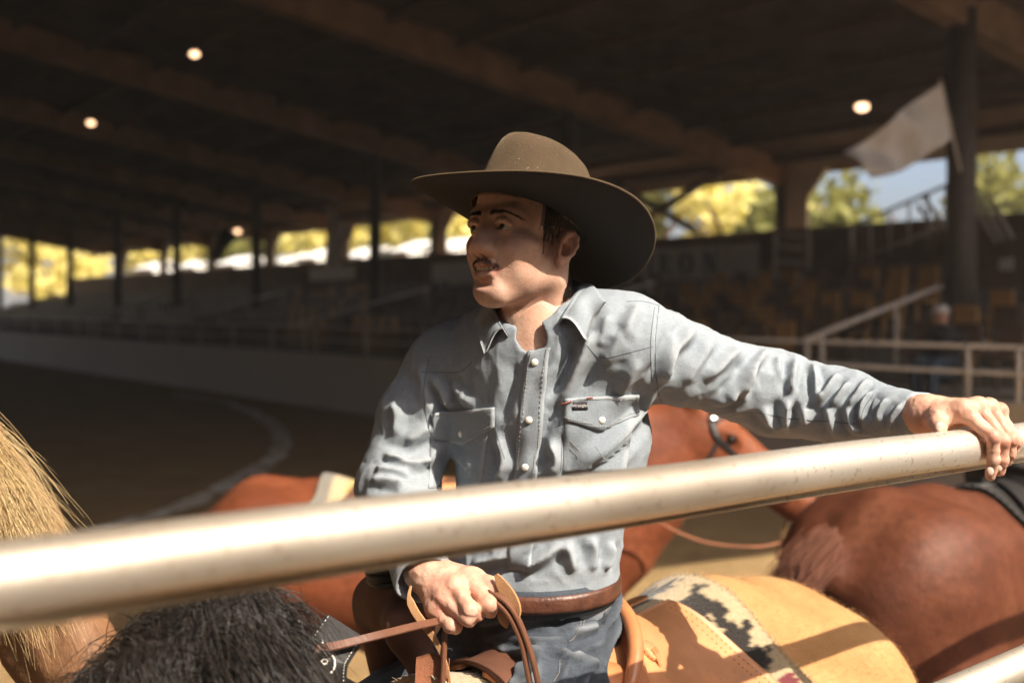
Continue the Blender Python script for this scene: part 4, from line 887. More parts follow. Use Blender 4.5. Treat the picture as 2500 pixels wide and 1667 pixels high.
def hat():
    e = empty('hat', hw(HAT_O)); e.parent = RIDER; e.location = Vector(hw(HAT_O)) - Vector(RIDER.location)
    N = 120; th = np.linspace(0, 2 * np.pi, N, endpoint=False); ca, sa = np.cos(th), np.sin(th)   # th 0: +x side, 90: +y back, 270: front
    a0, b0 = .0850, .1070
    def brim(s):
        # outline longer front to back; sides roll up, front and back dip
        ex = a0 + s * (.095 + .058 * np.clip(ca, 0, 1)); ey = b0 + s * .106; x = ca * ex; y = sa * ey
        side = np.abs(ca) ** 2.0; z = s ** 1.7 * ((.024 - .004 * (ca < 0)) * side) - s ** 1.5 * (.022 * np.abs(sa) ** 2) - s ** 1.6 * .016 * (sa > 0) * np.abs(sa) ** 1.5
        x = x * (1 - .10 * s ** 2 * side); return np.stack([x, y, z], 1)
    def closed(rings, name, m, par, cap0=False, cap1=False):
        V = np.concatenate(rings); K = len(rings); i = np.arange(K - 1)[:, None] * N; j = np.arange(N)[None]; j2 = (j + 1) % N
        Q = np.stack([i + j, i + j2, i + N + j2, i + N + j], -1).reshape(-1, 4); F = [Q]
        if cap1: V = np.concatenate([V, [rings[-1].mean(0)]]); F.append(np.array([[(K - 1) * N + k, (K - 1) * N + (k + 1) % N, len(V) - 1] for k in range(N)]))
        return add(name, ht(V), F, m, par)
    S = np.linspace(0, 1, 16); t = .0016
    closed([brim(s) + [0, 0, t] for s in S] + [brim(1.008)] + [brim(s) - [0, 0, t] for s in S[::-1]], 'brim', M_felt, e)
    closed([brim(s) - [0, 0, t + .0006] for s in np.linspace(.02, .985, 14)], 'brim_underside_shade', M_under, e)
    R = []
    prof = [(0, 1.0), (.06, .995), (.2, .985), (.4, .965), (.6, .945), (.74, .918), (.84, .88), (.91, .82), (.96, .73), (.99, .58), (1.0, .40), (1.0, .22), (1.0, .06)]
    for hgt, f in prof:
        x = ca * a0 * f * (1 - .06 * hgt); y = sa * b0 * f + (.006 * hgt); z = np.full(N, hgt * .124)
        pinch = 1 - .05 * hgt ** 2 * np.exp(-((th - 1.5 * np.pi - .55) / .28) ** 2) - .05 * hgt ** 2 * np.exp(-((th - 1.5 * np.pi + .55) / .28) ** 2)
        x = x * pinch; y = y * pinch
        z = z - .026 * np.exp(-(x / .016) ** 2) * max(0, (.8 - f) / .6) * (hgt > .9) * np.clip((y + .09) / .05, 0, 1) - .008 * hgt ** 2 * np.clip(y / .1, -1, 1)
        R.append(np.stack([x, y, z], 1))
    closed(R, 'crown', M_felt, e, cap1=True)
    closed([np.stack([ca * a0 * .985, sa * b0 * .985, np.full(N, z)], 1) for z in (-.004, .02, .03)], 'sweatband', plain('leather_band', (.30, .19, .12), .5), e)
hat()
# ---------------- shirt, jeans, belt, boots
def zz(sc, x0, y0): return lambda pts: [(x0 + x / sc, y0 + y / sc) for x, y in pts]
Z2 = zz(2.75, 850, 650); Z3 = zz(2.34, 1500, 750); Z4 = zz(2.767, 850, 1200)
def m_denim(name, dk, lt, wear, weave=1500, fade=5, mixw=1.5):
    k = NT(name); v = k.coord(); a = k.noise(v, fade, 5, .6); w1 = k.noise(k.coord((weave, weave, 160)), 1, 2); w2 = k.noise(k.coord((160, 160, weave)), 1, 2); sl = k.noise(k.coord((420, 420, 30)), 1, 3)
    c = k.ramp(a, [(.3, dk), (.6, lt)]); w = k.math('ADD', k.math('MULTIPLY', w1, .5), k.math('MULTIPLY', w2, .5)); c = k.mix(k.math('MULTIPLY', k.math('SUBTRACT', w, .32), mixw), c, wear)
    c = k.mix(k.math('MULTIPLY', k.math('SUBTRACT', sl, .5), .9), c, tuple(x * .72 for x in dk)); e = k.attr('wear', 'Fac'); c = k.mix(e, c, wear)
    k.col(c).set(Roughness=.9, Specular_IOR_Level=.12); n1 = k.bump(w, .8, .0009); k.bump(k.noise(v, 55, 4), .25, .003, n1); return k.m
M_shirt = m_denim('chambray', (.165, .204, .244), (.232, .270, .306), (.42, .438, .45))
M_jean = m_denim('dark_denim', (.018, .024, .035), (.042, .052, .067), (.24, .26, .28), 1100, 9, .6)
M_thread = plain('pale_thread', (.34, .30, .26), .8, bump=0); M_dthread = plain('dark_thread', (.11, .13, .15), .8, bump=0)
M_snap = plain('pearl_snap', (.78, .72, .63), .18, var=.05, bump=0); M_belt = plain('belt_leather', (.085, .032, .018), .42, var=.35, scale=40, bump=.5, bscale=90, bdist=.004)
M_brass = plain('brass_stud', (.72, .50, .26), .2, metal=1, bump=0); M_boot = plain('boot_leather', (.10, .05, .03), .45)
RSH, LSH = P(1082, 893, 1.865), P(1545, 838, 1.715)
SDIR = nrm((LSH - RSH) * [1, 1, 0]); FDIR = np.array([SDIR[1], -SDIR[0], 0.0])        # across the chest, out of the chest
if FDIR[1] > 0: FDIR = -FDIR
def flat(a, b, r1, r2, ratio, f=FDIR):
    a = np.asarray(a, np.float32); b = np.asarray(b, np.float32); f32 = np.asarray(f, np.float32); q = ratio - 1
    def g(p):
        t = np.clip((p - a) @ (b - a) / float((b - a) @ (b - a)), 0, 1); c = a + t[:, None] * (b - a); d = p - c; d = d + f32 * ((d @ f32) * q)[:, None]
        return (np.linalg.norm(d, axis=1) - (r1 + (r2 - r1) * t)) / (1 + .35 * q)
    return g
ARM_L = ([P(1552, 842, 1.725), P(1640, 880, 1.75), P(1895, 962, 1.81), P(2060, 992, 1.765), P(2238, 1016, 1.672)], [.068, .059, .060, .050, .033])
ARM_R = ([P(1090, 902, 1.868), P(1022, 1020, 1.862), P(968, 1185, 1.835), P(1000, 1300, 1.745), P(1030, 1402, 1.668)], [.068, .060, .058, .049, .040])
NECK = hw((0.008, .035, -.15))
def torso(s, g=0.0, waist_bulge=True):
    s.fn(flat(P(1325, 905, 1.80), P(1345, 1060, 1.805), .150 + g, .150 + g, 1.42), .03).fn(flat(P(1345, 1060, 1.805), P(1302, 1330, 1.815), .150 + g, .132 + g, 1.35), .04)
    s.cone(RSH + [.02, 0, -.005], LSH - [.02, 0, .0], .062 + g, .066 + g, .05).cone(RSH + [.05, .01, .02], NECK + [-.03, .03, -.04], .045 + g, .052 + g, .04).cone(LSH + [-.05, .01, .02], NECK + [.03, .03, -.04], .045 + g, .052 + g, .04)
    s.fn(flat(P(1305, 822, 1.757), P(1325, 905, 1.79), .084 + g, .145 + g, 1.35), .03)
    s.fn(flat(P(1302, 1330, 1.815), P(1296, 1370, 1.82), .134 + g, .144 + g, 1.25), .03)
def shirt_sdf():
    s = Sdf(); torso(s)
    for pts, r in (ARM_L, ARM_R): s.chain(pts, r, .035)
    s.cone(NECK + [0, 0, .09], NECK + [0, 0, .04], .074, .056, .012, -1).cone(NECK + [0, 0, .0], P(1300, 842, 1.65), .040, .007, .007, -1)
    for pts, r in (ARM_L, ARM_R): d = nrm(pts[-1] - pts[-2]); s.cone(pts[-1] + d * .004, pts[-1] + d * .10, r[-1] - .0035, r[-1] + .02, .003, -1); s.fn((lambda c, d, rr: (lambda p: np.maximum(-((p - c.astype(np.float32)) @ d.astype(np.float32)), np.linalg.norm(p - c.astype(np.float32), axis=1) - .07)))(pts[-1] + d * .012, d, r[-1]), .002, -1)
    return s
# strokes: (points in the view, width m, height m)
ST = []
def st(z, pts, w, a): ST.append((z(pts), w, a))
for q, w, a in (
    ([(880, 250), (800, 330), (745, 430), (740, 560)], .0075, .011), ([(930, 285), (935, 400)], .006, .007), ([(1030, 300), (1010, 400), (1000, 500)], .007, .010), ([(1120, 330), (1150, 420), (1155, 520)], .006, .009),
    ([(1285, 380), (1220, 470), (1155, 545)], .007, .010), ([(1345, 430), (1290, 500), (1235, 570)], .006, .008), ([(1450, 420), (1390, 500), (1330, 570)], .006, .009), ([(1480, 480), (1420, 550), (1405, 660)], .006, .009),
    ([(1570, 520), (1520, 590), (1510, 660)], .005, .007), ([(1660, 555), (1600, 620), (1570, 700)], .005, .007), ([(1790, 560), (1720, 620), (1680, 690)], .005, .006),
    ([(465, 130), (360, 220), (300, 330), (262, 440)], .010, .012), ([(330, 130), (300, 260), (265, 400)], .008, .006), ([(720, 250), (620, 310), (500, 420), (385, 590)], .010, .009), ([(560, 180), (470, 330), (400, 440)], .012, .006),
    ([(800, 330), (700, 460), (640, 520)], .009, .009), ([(560, 560), (680, 500), (745, 430)], .010, .007), ([(990, 520), (975, 600), (985, 690)], .008, .010), ([(1090, 560), (1100, 660), (1095, 740)], .009, .011), ([(850, 560), (880, 640), (960, 690)], .009, .010),
    ([(1210, 560), (1240, 640), (1260, 720)], .007, .006), ([(1330, 560), (1350, 650), (1390, 720)], .006, .006)): st(Z3, q, w, a)
for q, w, a in (
    ([(1650, 420), (1620, 520), (1540, 660), (1450, 820), (1330, 980)], .013, .010), ([(1520, 540), (1480, 650), (1420, 780), (1330, 900)], .011, -.008), ([(1960, 620), (1880, 760), (1800, 900)], .012, .006), ([(2070, 800), (1960, 960), (1780, 1190), (1500, 1390)], .013, .010), ([(1960, 1050), (1760, 1280), (1560, 1390)], .012, -.007),
    ([(1130, 640), (1090, 850), (1010, 1080)], .012, -.006), ([(1000, 1100), (1060, 1300), (1000, 1450)], .010, .009), ([(560, 720), (640, 850), (700, 950)], .010, .009), ([(690, 780), (760, 860), (860, 940)], .010, .005), ([(1480, 700), (1400, 900), (1330, 1100), (1180, 1400)], .012, -.006), ([(1340, 1150), (1400, 1280), (1360, 1400)], .010, .008), ([(1830, 420), (1780, 560), (1700, 650)], .012, .005), ([(1960, 260), (1900, 360), (1860, 500)], .011, .006), ([(1760, 320), (1720, 430), (1690, 560)], .010, .005),
    ([(480, 640), (520, 820), (545, 1000)], .012, .006), ([(300, 900), (330, 1000), (310, 1150)], .011, .005), ([(230, 1270), (330, 1290), (420, 1330), (560, 1300)], .010, .010), ([(180, 1360), (300, 1370), (430, 1420)], .009, .011), ([(150, 1430), (280, 1440), (400, 1490)], .009, .010), ([(640, 1200), (560, 1260), (470, 1330)], .010, .007), ([(560, 1060), (480, 1120), (380, 1180)], .011, .006), ([(720, 1230), (800, 1330), (900, 1380)], .012, .006)): st(Z2, q, w, a)
for q, w, a in (([(830, 500), (1000, 450), (1240, 420)], .010, .010), ([(1170, 520), (1290, 460), (1460, 330)], .009, .010), ([(1460, 330), (1500, 430), (1520, 540)], .010, .007), ([(1640, 300), (1660, 420), (1640, 540)], .010, .006), ([(940, 400), (1100, 370), (1300, 340)], .010, .007), ([(1780, 330), (1760, 440), (1720, 530)], .010, .008)): st(Z4, q, w, a)
def shirt():
    s = shirt_sdf(); V, Q = mesh_sdf(s, P(850, 1440, 1.85) * [1, 0, 1] + [-.03, 1.52, -.02], P(2290, 640, 1.85) * [1, 0, 1] + [.02, 2.02, .0], .0036, 1)
    V, Q = keep_largest(V, Q); N = vnormals(V, Q); T = bvh(V, Q); D = np.zeros(len(V))
    for pts, w, a in ST:
        hit = [shoot(T, x, y)[0] for x, y in pts]; hit = [h for h in hit if h is not None]
        if len(hit) < 2: continue
        d, t = seg_dist(V, spline(hit, 14)); a *= 1.55; w *= .80; D += a * np.exp(-(d / w) ** 1.3) * np.clip(np.minimum(t, 1 - t) * 5, .12, 1) - .35 * a * np.exp(-((d - 2.1 * w) / (1.1 * w)) ** 2) * np.clip(np.minimum(t, 1 - t) * 4, 0, 1)
    D += .0010 * vnoise(V, 24) + .0010 * vnoise(V + 5, 55) + .0016 * vnoise(V * [1, 1, .5], 11)
    D += .0026 * (1 - np.abs(vnoise(V * [1, 1, .7], 22))) ** 5 + .0011 * (1 - np.abs(vnoise(V + 9, 60))) ** 4
    # wrinkled sleeves away from the strokes as well
    for pts, r in (ARM_L, ARM_R):
        ax = spline(pts, 40); d, t = seg_dist(V, ax); rad = np.interp(t, np.linspace(0, 1, 5), r); m = np.clip((rad * 1.5 - d) / .02, 0, 1) * np.clip((t - .15) * 5, 0, 1) * np.clip((1 - t) * 9, 0, 1)
        c = ax[(t * 39).astype(int)]; tg = nrm(np.gradient(ax, axis=0))[(t * 39).astype(int)]; u = nrm(np.cross(tg, [0, 0, 1.])); w_ = np.cross(u, tg); q = V - c; th = np.arctan2((q * w_).sum(1), (q * u).sum(1))
        L = np.linalg.norm(pts[-1] - pts[0]); ph = t * L / .021 + .9 * np.sin(th + 1) + 1.6 * vnoise(np.stack([t * L * 18, np.cos(th) * .6, np.sin(th) * .6], 1)); D += m * .0026 * (np.abs(np.sin(ph * np.pi / 2)) ** .6 - .6)
    V = V + N * D[:, None]; V = relax(V, Q, 1, .25)
    o = add('shirt', V, Q, M_shirt, RIDER, True, {'wear': np.clip(D * 26, 0, .35)}); return o, V, Q
SHIRT, SV, SQ = shirt(); ST_TREE = bvh(SV, SQ)
def sheet(name, grid, off, thick, m, parent, tree=ST_TREE, wear=0.0):
    """a thin cloth piece laid on the surface: grid of view points, lifted off by off, with a given thickness"""
    g = np.asarray(grid, float); n, k, _ = g.shape; pos = np.full((n, k, 3), np.nan); nor = np.zeros((n, k, 3))
    for i in range(n):
        for j in range(k):
            h, q = shoot(tree, *g[i, j])
            if h is not None: pos[i, j] = h; nor[i, j] = q if q @ (h - np.array([0, 0, H_CAM])) < 0 else -q
    for i in range(n):
        for j in range(k):
            if np.isnan(pos[i, j, 0]): pos[i, j] = pos[max(0, i - 1), j] if not np.isnan(pos[max(0, i - 1), j, 0]) else pos[i, max(0, j - 1)]; nor[i, j] = -FDIR
    for _ in range(2): nor[1:-1, 1:-1] = nrm(nor[1:-1, 1:-1] + nor[:-2, 1:-1] + nor[2:, 1:-1] + nor[1:-1, :-2] + nor[1:-1, 2:])
    top = pos + nor * (off + thick); bot = pos - nor * .001; V = np.concatenate([top.reshape(-1, 3), bot.reshape(-1, 3)]); i, j = np.meshgrid(np.arange(n - 1), np.arange(k - 1), indexing='ij'); a = (i * k + j).ravel()
    Q = np.stack([a, a + 1, a + k + 1, a + k], 1); c = n * k; rim = [i * k for i in range(n)] + [(n - 1) * k + j for j in range(1, k)] + [i * k + k - 1 for i in range(n - 2, -1, -1)] + [j for j in range(k - 2, 0, -1)]
    R = np.array([[rim[x], rim[(x + 1) % len(rim)], rim[(x + 1) % len(rim)] + c, rim[x] + c] for x in range(len(rim))])
    n0 = np.cross(top[0, 1] - top[0, 0], top[1, 0] - top[0, 0]);
    if n0 @ nor[0, 0] < 0: Q = Q[:, ::-1]; R = R[:, ::-1]
    ed = np.zeros((n, k)); ed[0] = ed[-1] = 1; ed[:, 0] = ed[:, -1] = 1
    o = add(name, V, [Q, Q[:, ::-1] + c, R], m, parent, True, {'wear': np.concatenate([ed.ravel() * .5 + wear, ed.ravel() * 0 + wear])}); return o, top
def quad(a, b, c, d, n, k): a, b, c, d = map(np.array, (a, b, c, d)); return [[(1 - i / (n - 1)) * ((1 - j / (k - 1)) * a + j / (k - 1) * b) + i / (n - 1) * ((1 - j / (k - 1)) * d + j / (k - 1) * c) for j in range(k)] for i in range(n)]
def seam(name, pts, m, parent, w=.0011, off=.0004, n=40, tree=ST_TREE, dash=False):
    hit = []
    for x, y in spline(np.array([(*p, 0) for p in pts], float), n)[:, :2]:
        h, q = shoot(tree, x, y)
        if h is not None: hit.append(h + (q if q @ (h - np.array([0, 0, H_CAM])) < 0 else -q) * off)
    if len(hit) < 3: return
    b = MB()
    if dash:
        for i in range(0, len(hit) - 1, 2): b.tube(hit[i:i + 2], w, 5)
    else: b.tube(hit, w, 6)
    return b.obj(name, m, parent, True)
def shirt_parts():
    Lp = np.array([(1292, 856), (1286, 880), (1272, 977), (1263, 1105), (1257, 1172), (1250, 1260), (1240, 1390)], float); Rp = np.array([(1345, 850), (1341, 862), (1326, 1006), (1317, 1105), (1311, 1165), (1304, 1260), (1296, 1390)], float)
    ys = np.linspace(0, 6, 54); g = [[(1 - f) * np.array([np.interp(y, range(7), Lp[:, 0]), np.interp(y, range(7), Lp[:, 1])]) + f * np.array([np.interp(y, range(7), Rp[:, 0]), np.interp(y, range(7), Rp[:, 1])]) for f in np.linspace(0, 1, 8)] for y in ys]
    sheet('placket', g, .0015, .002, M_shirt, SHIRT)
    for f in (.14, .86): seam('stitching', [np.array(r[0]) * (1 - f) + np.array(r[-1]) * f for r in g[::6]], M_thread, SHIRT, .0005, .0042, 120, dash=True)
    for nm, a, b, c, t, d, lab in (('pocket_flap', (1379, 972), (1560, 962), (1560, 1014), (1470, 1051), (1380, 1026), 1), ('pocket_flap', (1052, 1008), (1208, 994), (1208, 1043), (1132, 1085), (1057, 1065), 0)):
        n, k = 12, 22; gr = []
        for i in range(n):
            row = []
            for j in range(k):
                f = j / (k - 1); top = np.array(a) * (1 - f) + np.array(b) * f; fm = (t[0] - a[0]) / (b[0] - a[0]); bt = (np.array(d) * (1 - f / fm) + np.array(t) * f / fm) if f < fm else (np.array(t) * (1 - (f - fm) / (1 - fm)) + np.array(c) * (f - fm) / (1 - fm)); row.append(top * (1 - i / (n - 1)) + bt * i / (n - 1))
            gr.append(row)
        fl, _ = sheet(nm, gr, .0022, .0028, M_shirt, SHIRT); G = np.array(gr)
        x0 = a[0]; bw = b[0] - a[0]
        sheet('pocket', quad((a[0] + 2, a[1] + 20), (b[0] - 8, b[1] + 20), (b[0] - 34, b[1] + 190), (a[0] - 6, a[1] + 184), 14, 12), .0006, .0012, M_shirt, SHIRT)
        seam('stitching', [tuple(G[n - 2, j] + [0, -3]) for j in range(0, k, 3)], M_thread, SHIRT, .0005, .0062, 60, dash=True); seam('stitching', [tuple(G[0, j] + [0, 5]) for j in range(0, k, 3)], M_thread, SHIRT, .0005, .0062, 60, dash=True)
    for x, y in ((1306, 884), (1293, 1025), (1283, 1139), (1270, 1262), (1130, 1058), (1467, 1024)):
        h, q = shoot(ST_TREE, x, y); q = q if q[1] < 0 else -q; q = nrm(q + [0, -.6, 0]); b = MB(); c = h + q * .0042
        b.tube([c - q * .001, c + q * .0014, c + q * .0026, c + q * .003], [.0054, .0054, .0040, .0008], 16, up=(.3, 0, 1)); b.obj('snap_button', M_snap, SHIRT, True)
    M_lab = plain('label_cloth', (.035, .028, .035), .8, bump=0); _, tp = sheet('label_patch', quad((1397, 981), (1434, 979), (1434, 999), (1397, 1001), 4, 8), .0062, .0008, M_lab, SHIRT)
    tc = bpy.data.curves.new('label_text', 'FONT'); tc.body = 'Wrangler'; tc.size = .0062; tc.align_x = 'CENTER'; tc.align_y = 'CENTER'; tc.extrude = .0001; tc.resolution_u = 3
    to = bpy.data.objects.new('label_text', tc); COL.objects.link(to); dg = bpy.context.evaluated_depsgraph_get(); me = bpy.data.meshes.new_from_object(to.evaluated_get(dg)); bpy.data.objects.remove(to)
    ex = nrm(tp[1, -1] - tp[1, 0]); ez = nrm(np.cross(np.cross(ex, tp[0, 0] - tp[-1, 0]), ex)); ey = np.cross(ex, ez); ey = ey if ey[1] < 0 else -ey; c = tp.reshape(-1, 3).mean(0) + ey * .0006
    v = np.array([x.co[:] for x in me.vertices]); W = c + v[:, :1] * ex + v[:, 1:2] * ez + v[:, 2:] * ey - np.array(WLOC(SHIRT)); me.vertices.foreach_set('co', W.ravel().astype(np.float32)); me.materials.append(plain('label_thread', (.65, .62, .6), .8, bump=0)); link(bpy.data.objects.new('label_lettering', me), SHIRT)
    for p in ([(1432, 843), (1466, 873), (1530, 862), (1594, 846)], [(1028, 908), (1085, 909), (1125, 907), (1152, 884)], [(1530, 736), (1570, 736), (1610, 746)], [(1609, 745), (1600, 839), (1604, 934), (1616, 985), (1638, 1015)], [(1598, 750), (1588, 842), (1592, 930)], Z3([(420, 575), (600, 625), (790, 600), (1000, 635), (1380, 665)]), [(1048, 870), (1035, 950), (1045, 1040), (1068, 1090)], [(1374, 1040), (1372, 1090), (1369, 1150)], [(1210, 1045), (1222, 1090), (1232, 1120)], Z3([(1480, 495), (1420, 590), (1405, 690)])):
        seam('seam', p, M_dthread, SHIRT, .0006, .0000)
    for p in (Z2([(1455, 1180), (1530, 1260), (1545, 1290)]), Z2([(1490, 1165), (1560, 1250)]), Z2([(1660, 1210), (1720, 1290)])): seam('stitching', p, M_thread, SHIRT, .0005, .002, 40, dash=True)
    for p in ([(1372, 983), (1392, 976)], [(1433, 972), (1446, 970)]):
        seam('bar_tack', [p[0], ((p[0][0] + p[1][0]) / 2, (p[0][1] + p[1][1]) / 2), p[1]], plain('red_thread', (.30, .07, .04), .8, bump=0), SHIRT, .0011, .006, 8)
    # collar: fold line and outer edge from the far front leaf round the back to the near front leaf
    fold = [P(1226, 800, 1.705), P(1207, 765, 1.745), P(1203, 742, 1.81), NECK + [-.01, .080, .055], NECK + [.045, .062, .052], P(1428, 693, 1.80), P(1405, 728, 1.735), P(1374, 776, 1.672)]
    edge = [P(1182, 864, 1.70), P(1166, 812, 1.755), P(1166, 775, 1.83), NECK + [-.02, .112, .000], NECK + [.075, .092, .002], P(1480, 738, 1.80), P(1448, 775, 1.725), P(1433, 832, 1.668)]
    def lift(L, off):
        out = []
        for i, p in enumerate(L):
            p = np.array(p, float)
            if i in (0, 1, 2, 5, 6, 7):
                px, py = 1250 + F_PX * p[0] / p[1], HORIZON + F_PX * (H_CAM - p[2]) / p[1]; h, q = shoot(ST_TREE, px, py)
                if h is not None and h[1] < p[1] + off: p = P(px, py, h[1] - off)
            out.append(p)
        return out
    fold = lift(fold, .016); edge = lift(edge, .007)
    F_, E_ = spline(fold, 48), spline(edge, 48); rows = []
    for f in np.linspace(0, 1, 8): rows.append(F_ * (1 - f) + E_ * f + np.array([0, -.002, .010]) * math.sin(math.pi * min(1, f * 1.15)) * (1 - f * .4))
    inner = F_ * 1.0; st_ = spline([P(1240, 822, 1.70), P(1222, 800, 1.75), P(1215, 790, 1.81), NECK + [-.01, .070, .0], NECK + [.042, .052, .0], P(1415, 745, 1.80), P(1392, 770, 1.735), P(1362, 800, 1.685)], 48)
    def cloth(name, rows, th):
        A = np.array(rows); n, k, _ = A.shape; V = A.reshape(-1, 3); i, j = np.meshgrid(np.arange(n - 1), np.arange(k - 1), indexing='ij'); a = (i * k + j).ravel(); Q = np.stack([a, a + 1, a + k + 1, a + k], 1); Nn = vnormals(V, Q); V2 = V - Nn * th; c = n * k
        rim = [i * k for i in range(n)] + [(n - 1) * k + j for j in range(1, k)] + [i * k + k - 1 for i in range(n - 2, -1, -1)] + [j for j in range(k - 2, 0, -1)]; R = np.array([[rim[x], rim[(x + 1) % len(rim)], rim[(x + 1) % len(rim)] + c, rim[x] + c] for x in range(len(rim))])
        w = np.zeros((n, k)); w[-1] = .6; w[:, 0] = w[:, -1] = .6
        return add(name, np.concatenate([V, V2]), [Q, Q[:, ::-1] + c, R[:, ::-1]], M_shirt, SHIRT, True, {'wear': np.concatenate([w.ravel(), w.ravel()])})
    cloth('collar', rows, .0022); cloth('collar_stand', [F_ * (1 - f) + st_ * f for f in np.linspace(0, 1, 5)], .002)
    for pts, r in (ARM_L, ARM_R):                                   # cuffs
        d = nrm(pts[-1] - pts[-2]); c0 = pts[-1] - d * .05; u = nrm(np.cross(d, [0, 0, 1.])); w_ = np.cross(u, d); rows = []
        for f, rr in ((0, r[-1] + .006), (.3, r[-1] + .0045), (.7, r[-1] + .0035), (1, r[-1] + .003), (1.0, r[-1] - .001), (.8, r[-1] - .003)):
            rows.append([c0 + d * (.062 * f) + (u * math.cos(a) + w_ * math.sin(a)) * (rr + .0012 * math.sin(a * 5 + f * 4)) for a in np.linspace(0, 2 * np.pi, 40)])
        A = np.array(rows); n, k, _ = A.shape; i, j = np.meshgrid(np.arange(n - 1), np.arange(k - 1), indexing='ij'); a = (i * k + j).ravel(); we = np.zeros((n, k)); we[3] = .8
        add('cuff', A.reshape(-1, 3), np.stack([a, a + 1, a + k + 1, a + k], 1), M_shirt, SHIRT, True, {'wear': we.ravel()})
shirt_parts()
# ---------------- body under the clothes, jeans
def hipj(y): return SEAT + LF * (.062 * y) + [0, 0, .02]
def knee(y): return SEAT + HD * .34 + LF * (.255 * y) + [0, 0, -.21 if y > 0 else -.33]
def ankle(y): return SEAT + HD * .20 + LF * (.335 * y) + [0, 0, -.66]
def jeans():
    s = Sdf(); s.fn(flat(P(1296, 1415, 1.822), SEAT + [0, 0, .02], .126, .128, 1.12, HD), .03)
    for y in (-1, 1):
        s.cone(hipj(y), hipj(y) * .45 + knee(y) * .55, .078, .086, .04).cone(hipj(y) * .45 + knee(y) * .55, knee(y), .092, .076, .03).cone(knee(y), ankle(y), .072, .062, .03)
        s.ell(hipj(y) - HD * .045 + [0, 0, .03], (.066, .066, .085), .04)
    top = np.array([0, 0, 1.0]); zt = P(1296, 1402, 1.822)[2]
    s.fn(lambda p: zt - p[:, 2], .004, -1)
    lo = np.minimum(knee(-1), ankle(-1)) - .13; V, Q = mesh_sdf(s, (-.62, 1.20, .90), (.42, 2.40, 1.80), .0046, 1); N = vnormals(V, Q); T = bvh(V, Q); D = .0018 * vnoise(V, 30) + .003 * vnoise(V, 13); fz_ = np.clip((V[:, 2] - 1.40) / .1, 0, 1) * np.clip((1.735 - V[:, 2]) / .02, 0, 1); ph = (V[:, 2] + .35 * ((V - SEAT) @ HD) - .12 * ((V - SEAT) @ LF)) / .0165 + 2.0 * vnoise(V, 8); D += fz_ * .0095 * ((1 - np.abs(np.sin(ph * np.pi / 2))) ** 1.4 - .28) * np.clip(.7 + .8 * vnoise(V + 3, 10), .1, 1.4)
    for q, w, a in (([(1120, 640), (1240, 620), (1390, 625)], .007, .007), ([(1130, 700), (1280, 690), (1400, 650)], .008, .008), ([(1150, 790), (1280, 785), (1420, 770)], .008, .007), ([(860, 910), (1000, 860), (1200, 850), (1400, 830)], .010, .012), ([(900, 960), (1100, 930), (1350, 900)], .009, .008), ([(880, 990), (1050, 990), (1300, 1010), (1500, 990)], .009, .008), ([(830, 1080), (1000, 1060), (1200, 1080), (1450, 1060)], .010, .008), ([(840, 1170), (1000, 1180), (1180, 1200)], .010, .007), ([(1500, 960), (1600, 930), (1700, 900)], .009, .009), ([(1400, 1060), (1540, 1110), (1680, 1130)], .009, .009), ([(1640, 700), (1720, 820), (1740, 900)], .009, .006), ([(1690, 560), (1740, 700), (1760, 860)], .010, .006), ([(1560, 1180), (1640, 1160), (1700, 1140)], .008, .007)):
        hit = [shoot(T, x, y)[0] for x, y in Z4(q)]; hit = [h for h in hit if h is not None]
        if len(hit) > 1: d, t = seg_dist(V, spline(hit, 12)); a *= 1.2; w *= .75; D += a * np.exp(-(d / w) ** 2) * np.clip(np.minimum(t, 1 - t) * 5, .1, 1) - .4 * a * np.exp(-((d - 2 * w) / w) ** 2)
    V = V + N * D[:, None]; o = add('jeans', V, Q, M_jean, RIDER, True, {'wear': np.clip(D * 75, 0, .9) * np.clip((vnoise(V, 40) + 1.2) / 1.6, .3, 1)}); return o, bvh(V, Q)
JEANS, J_TREE = jeans()
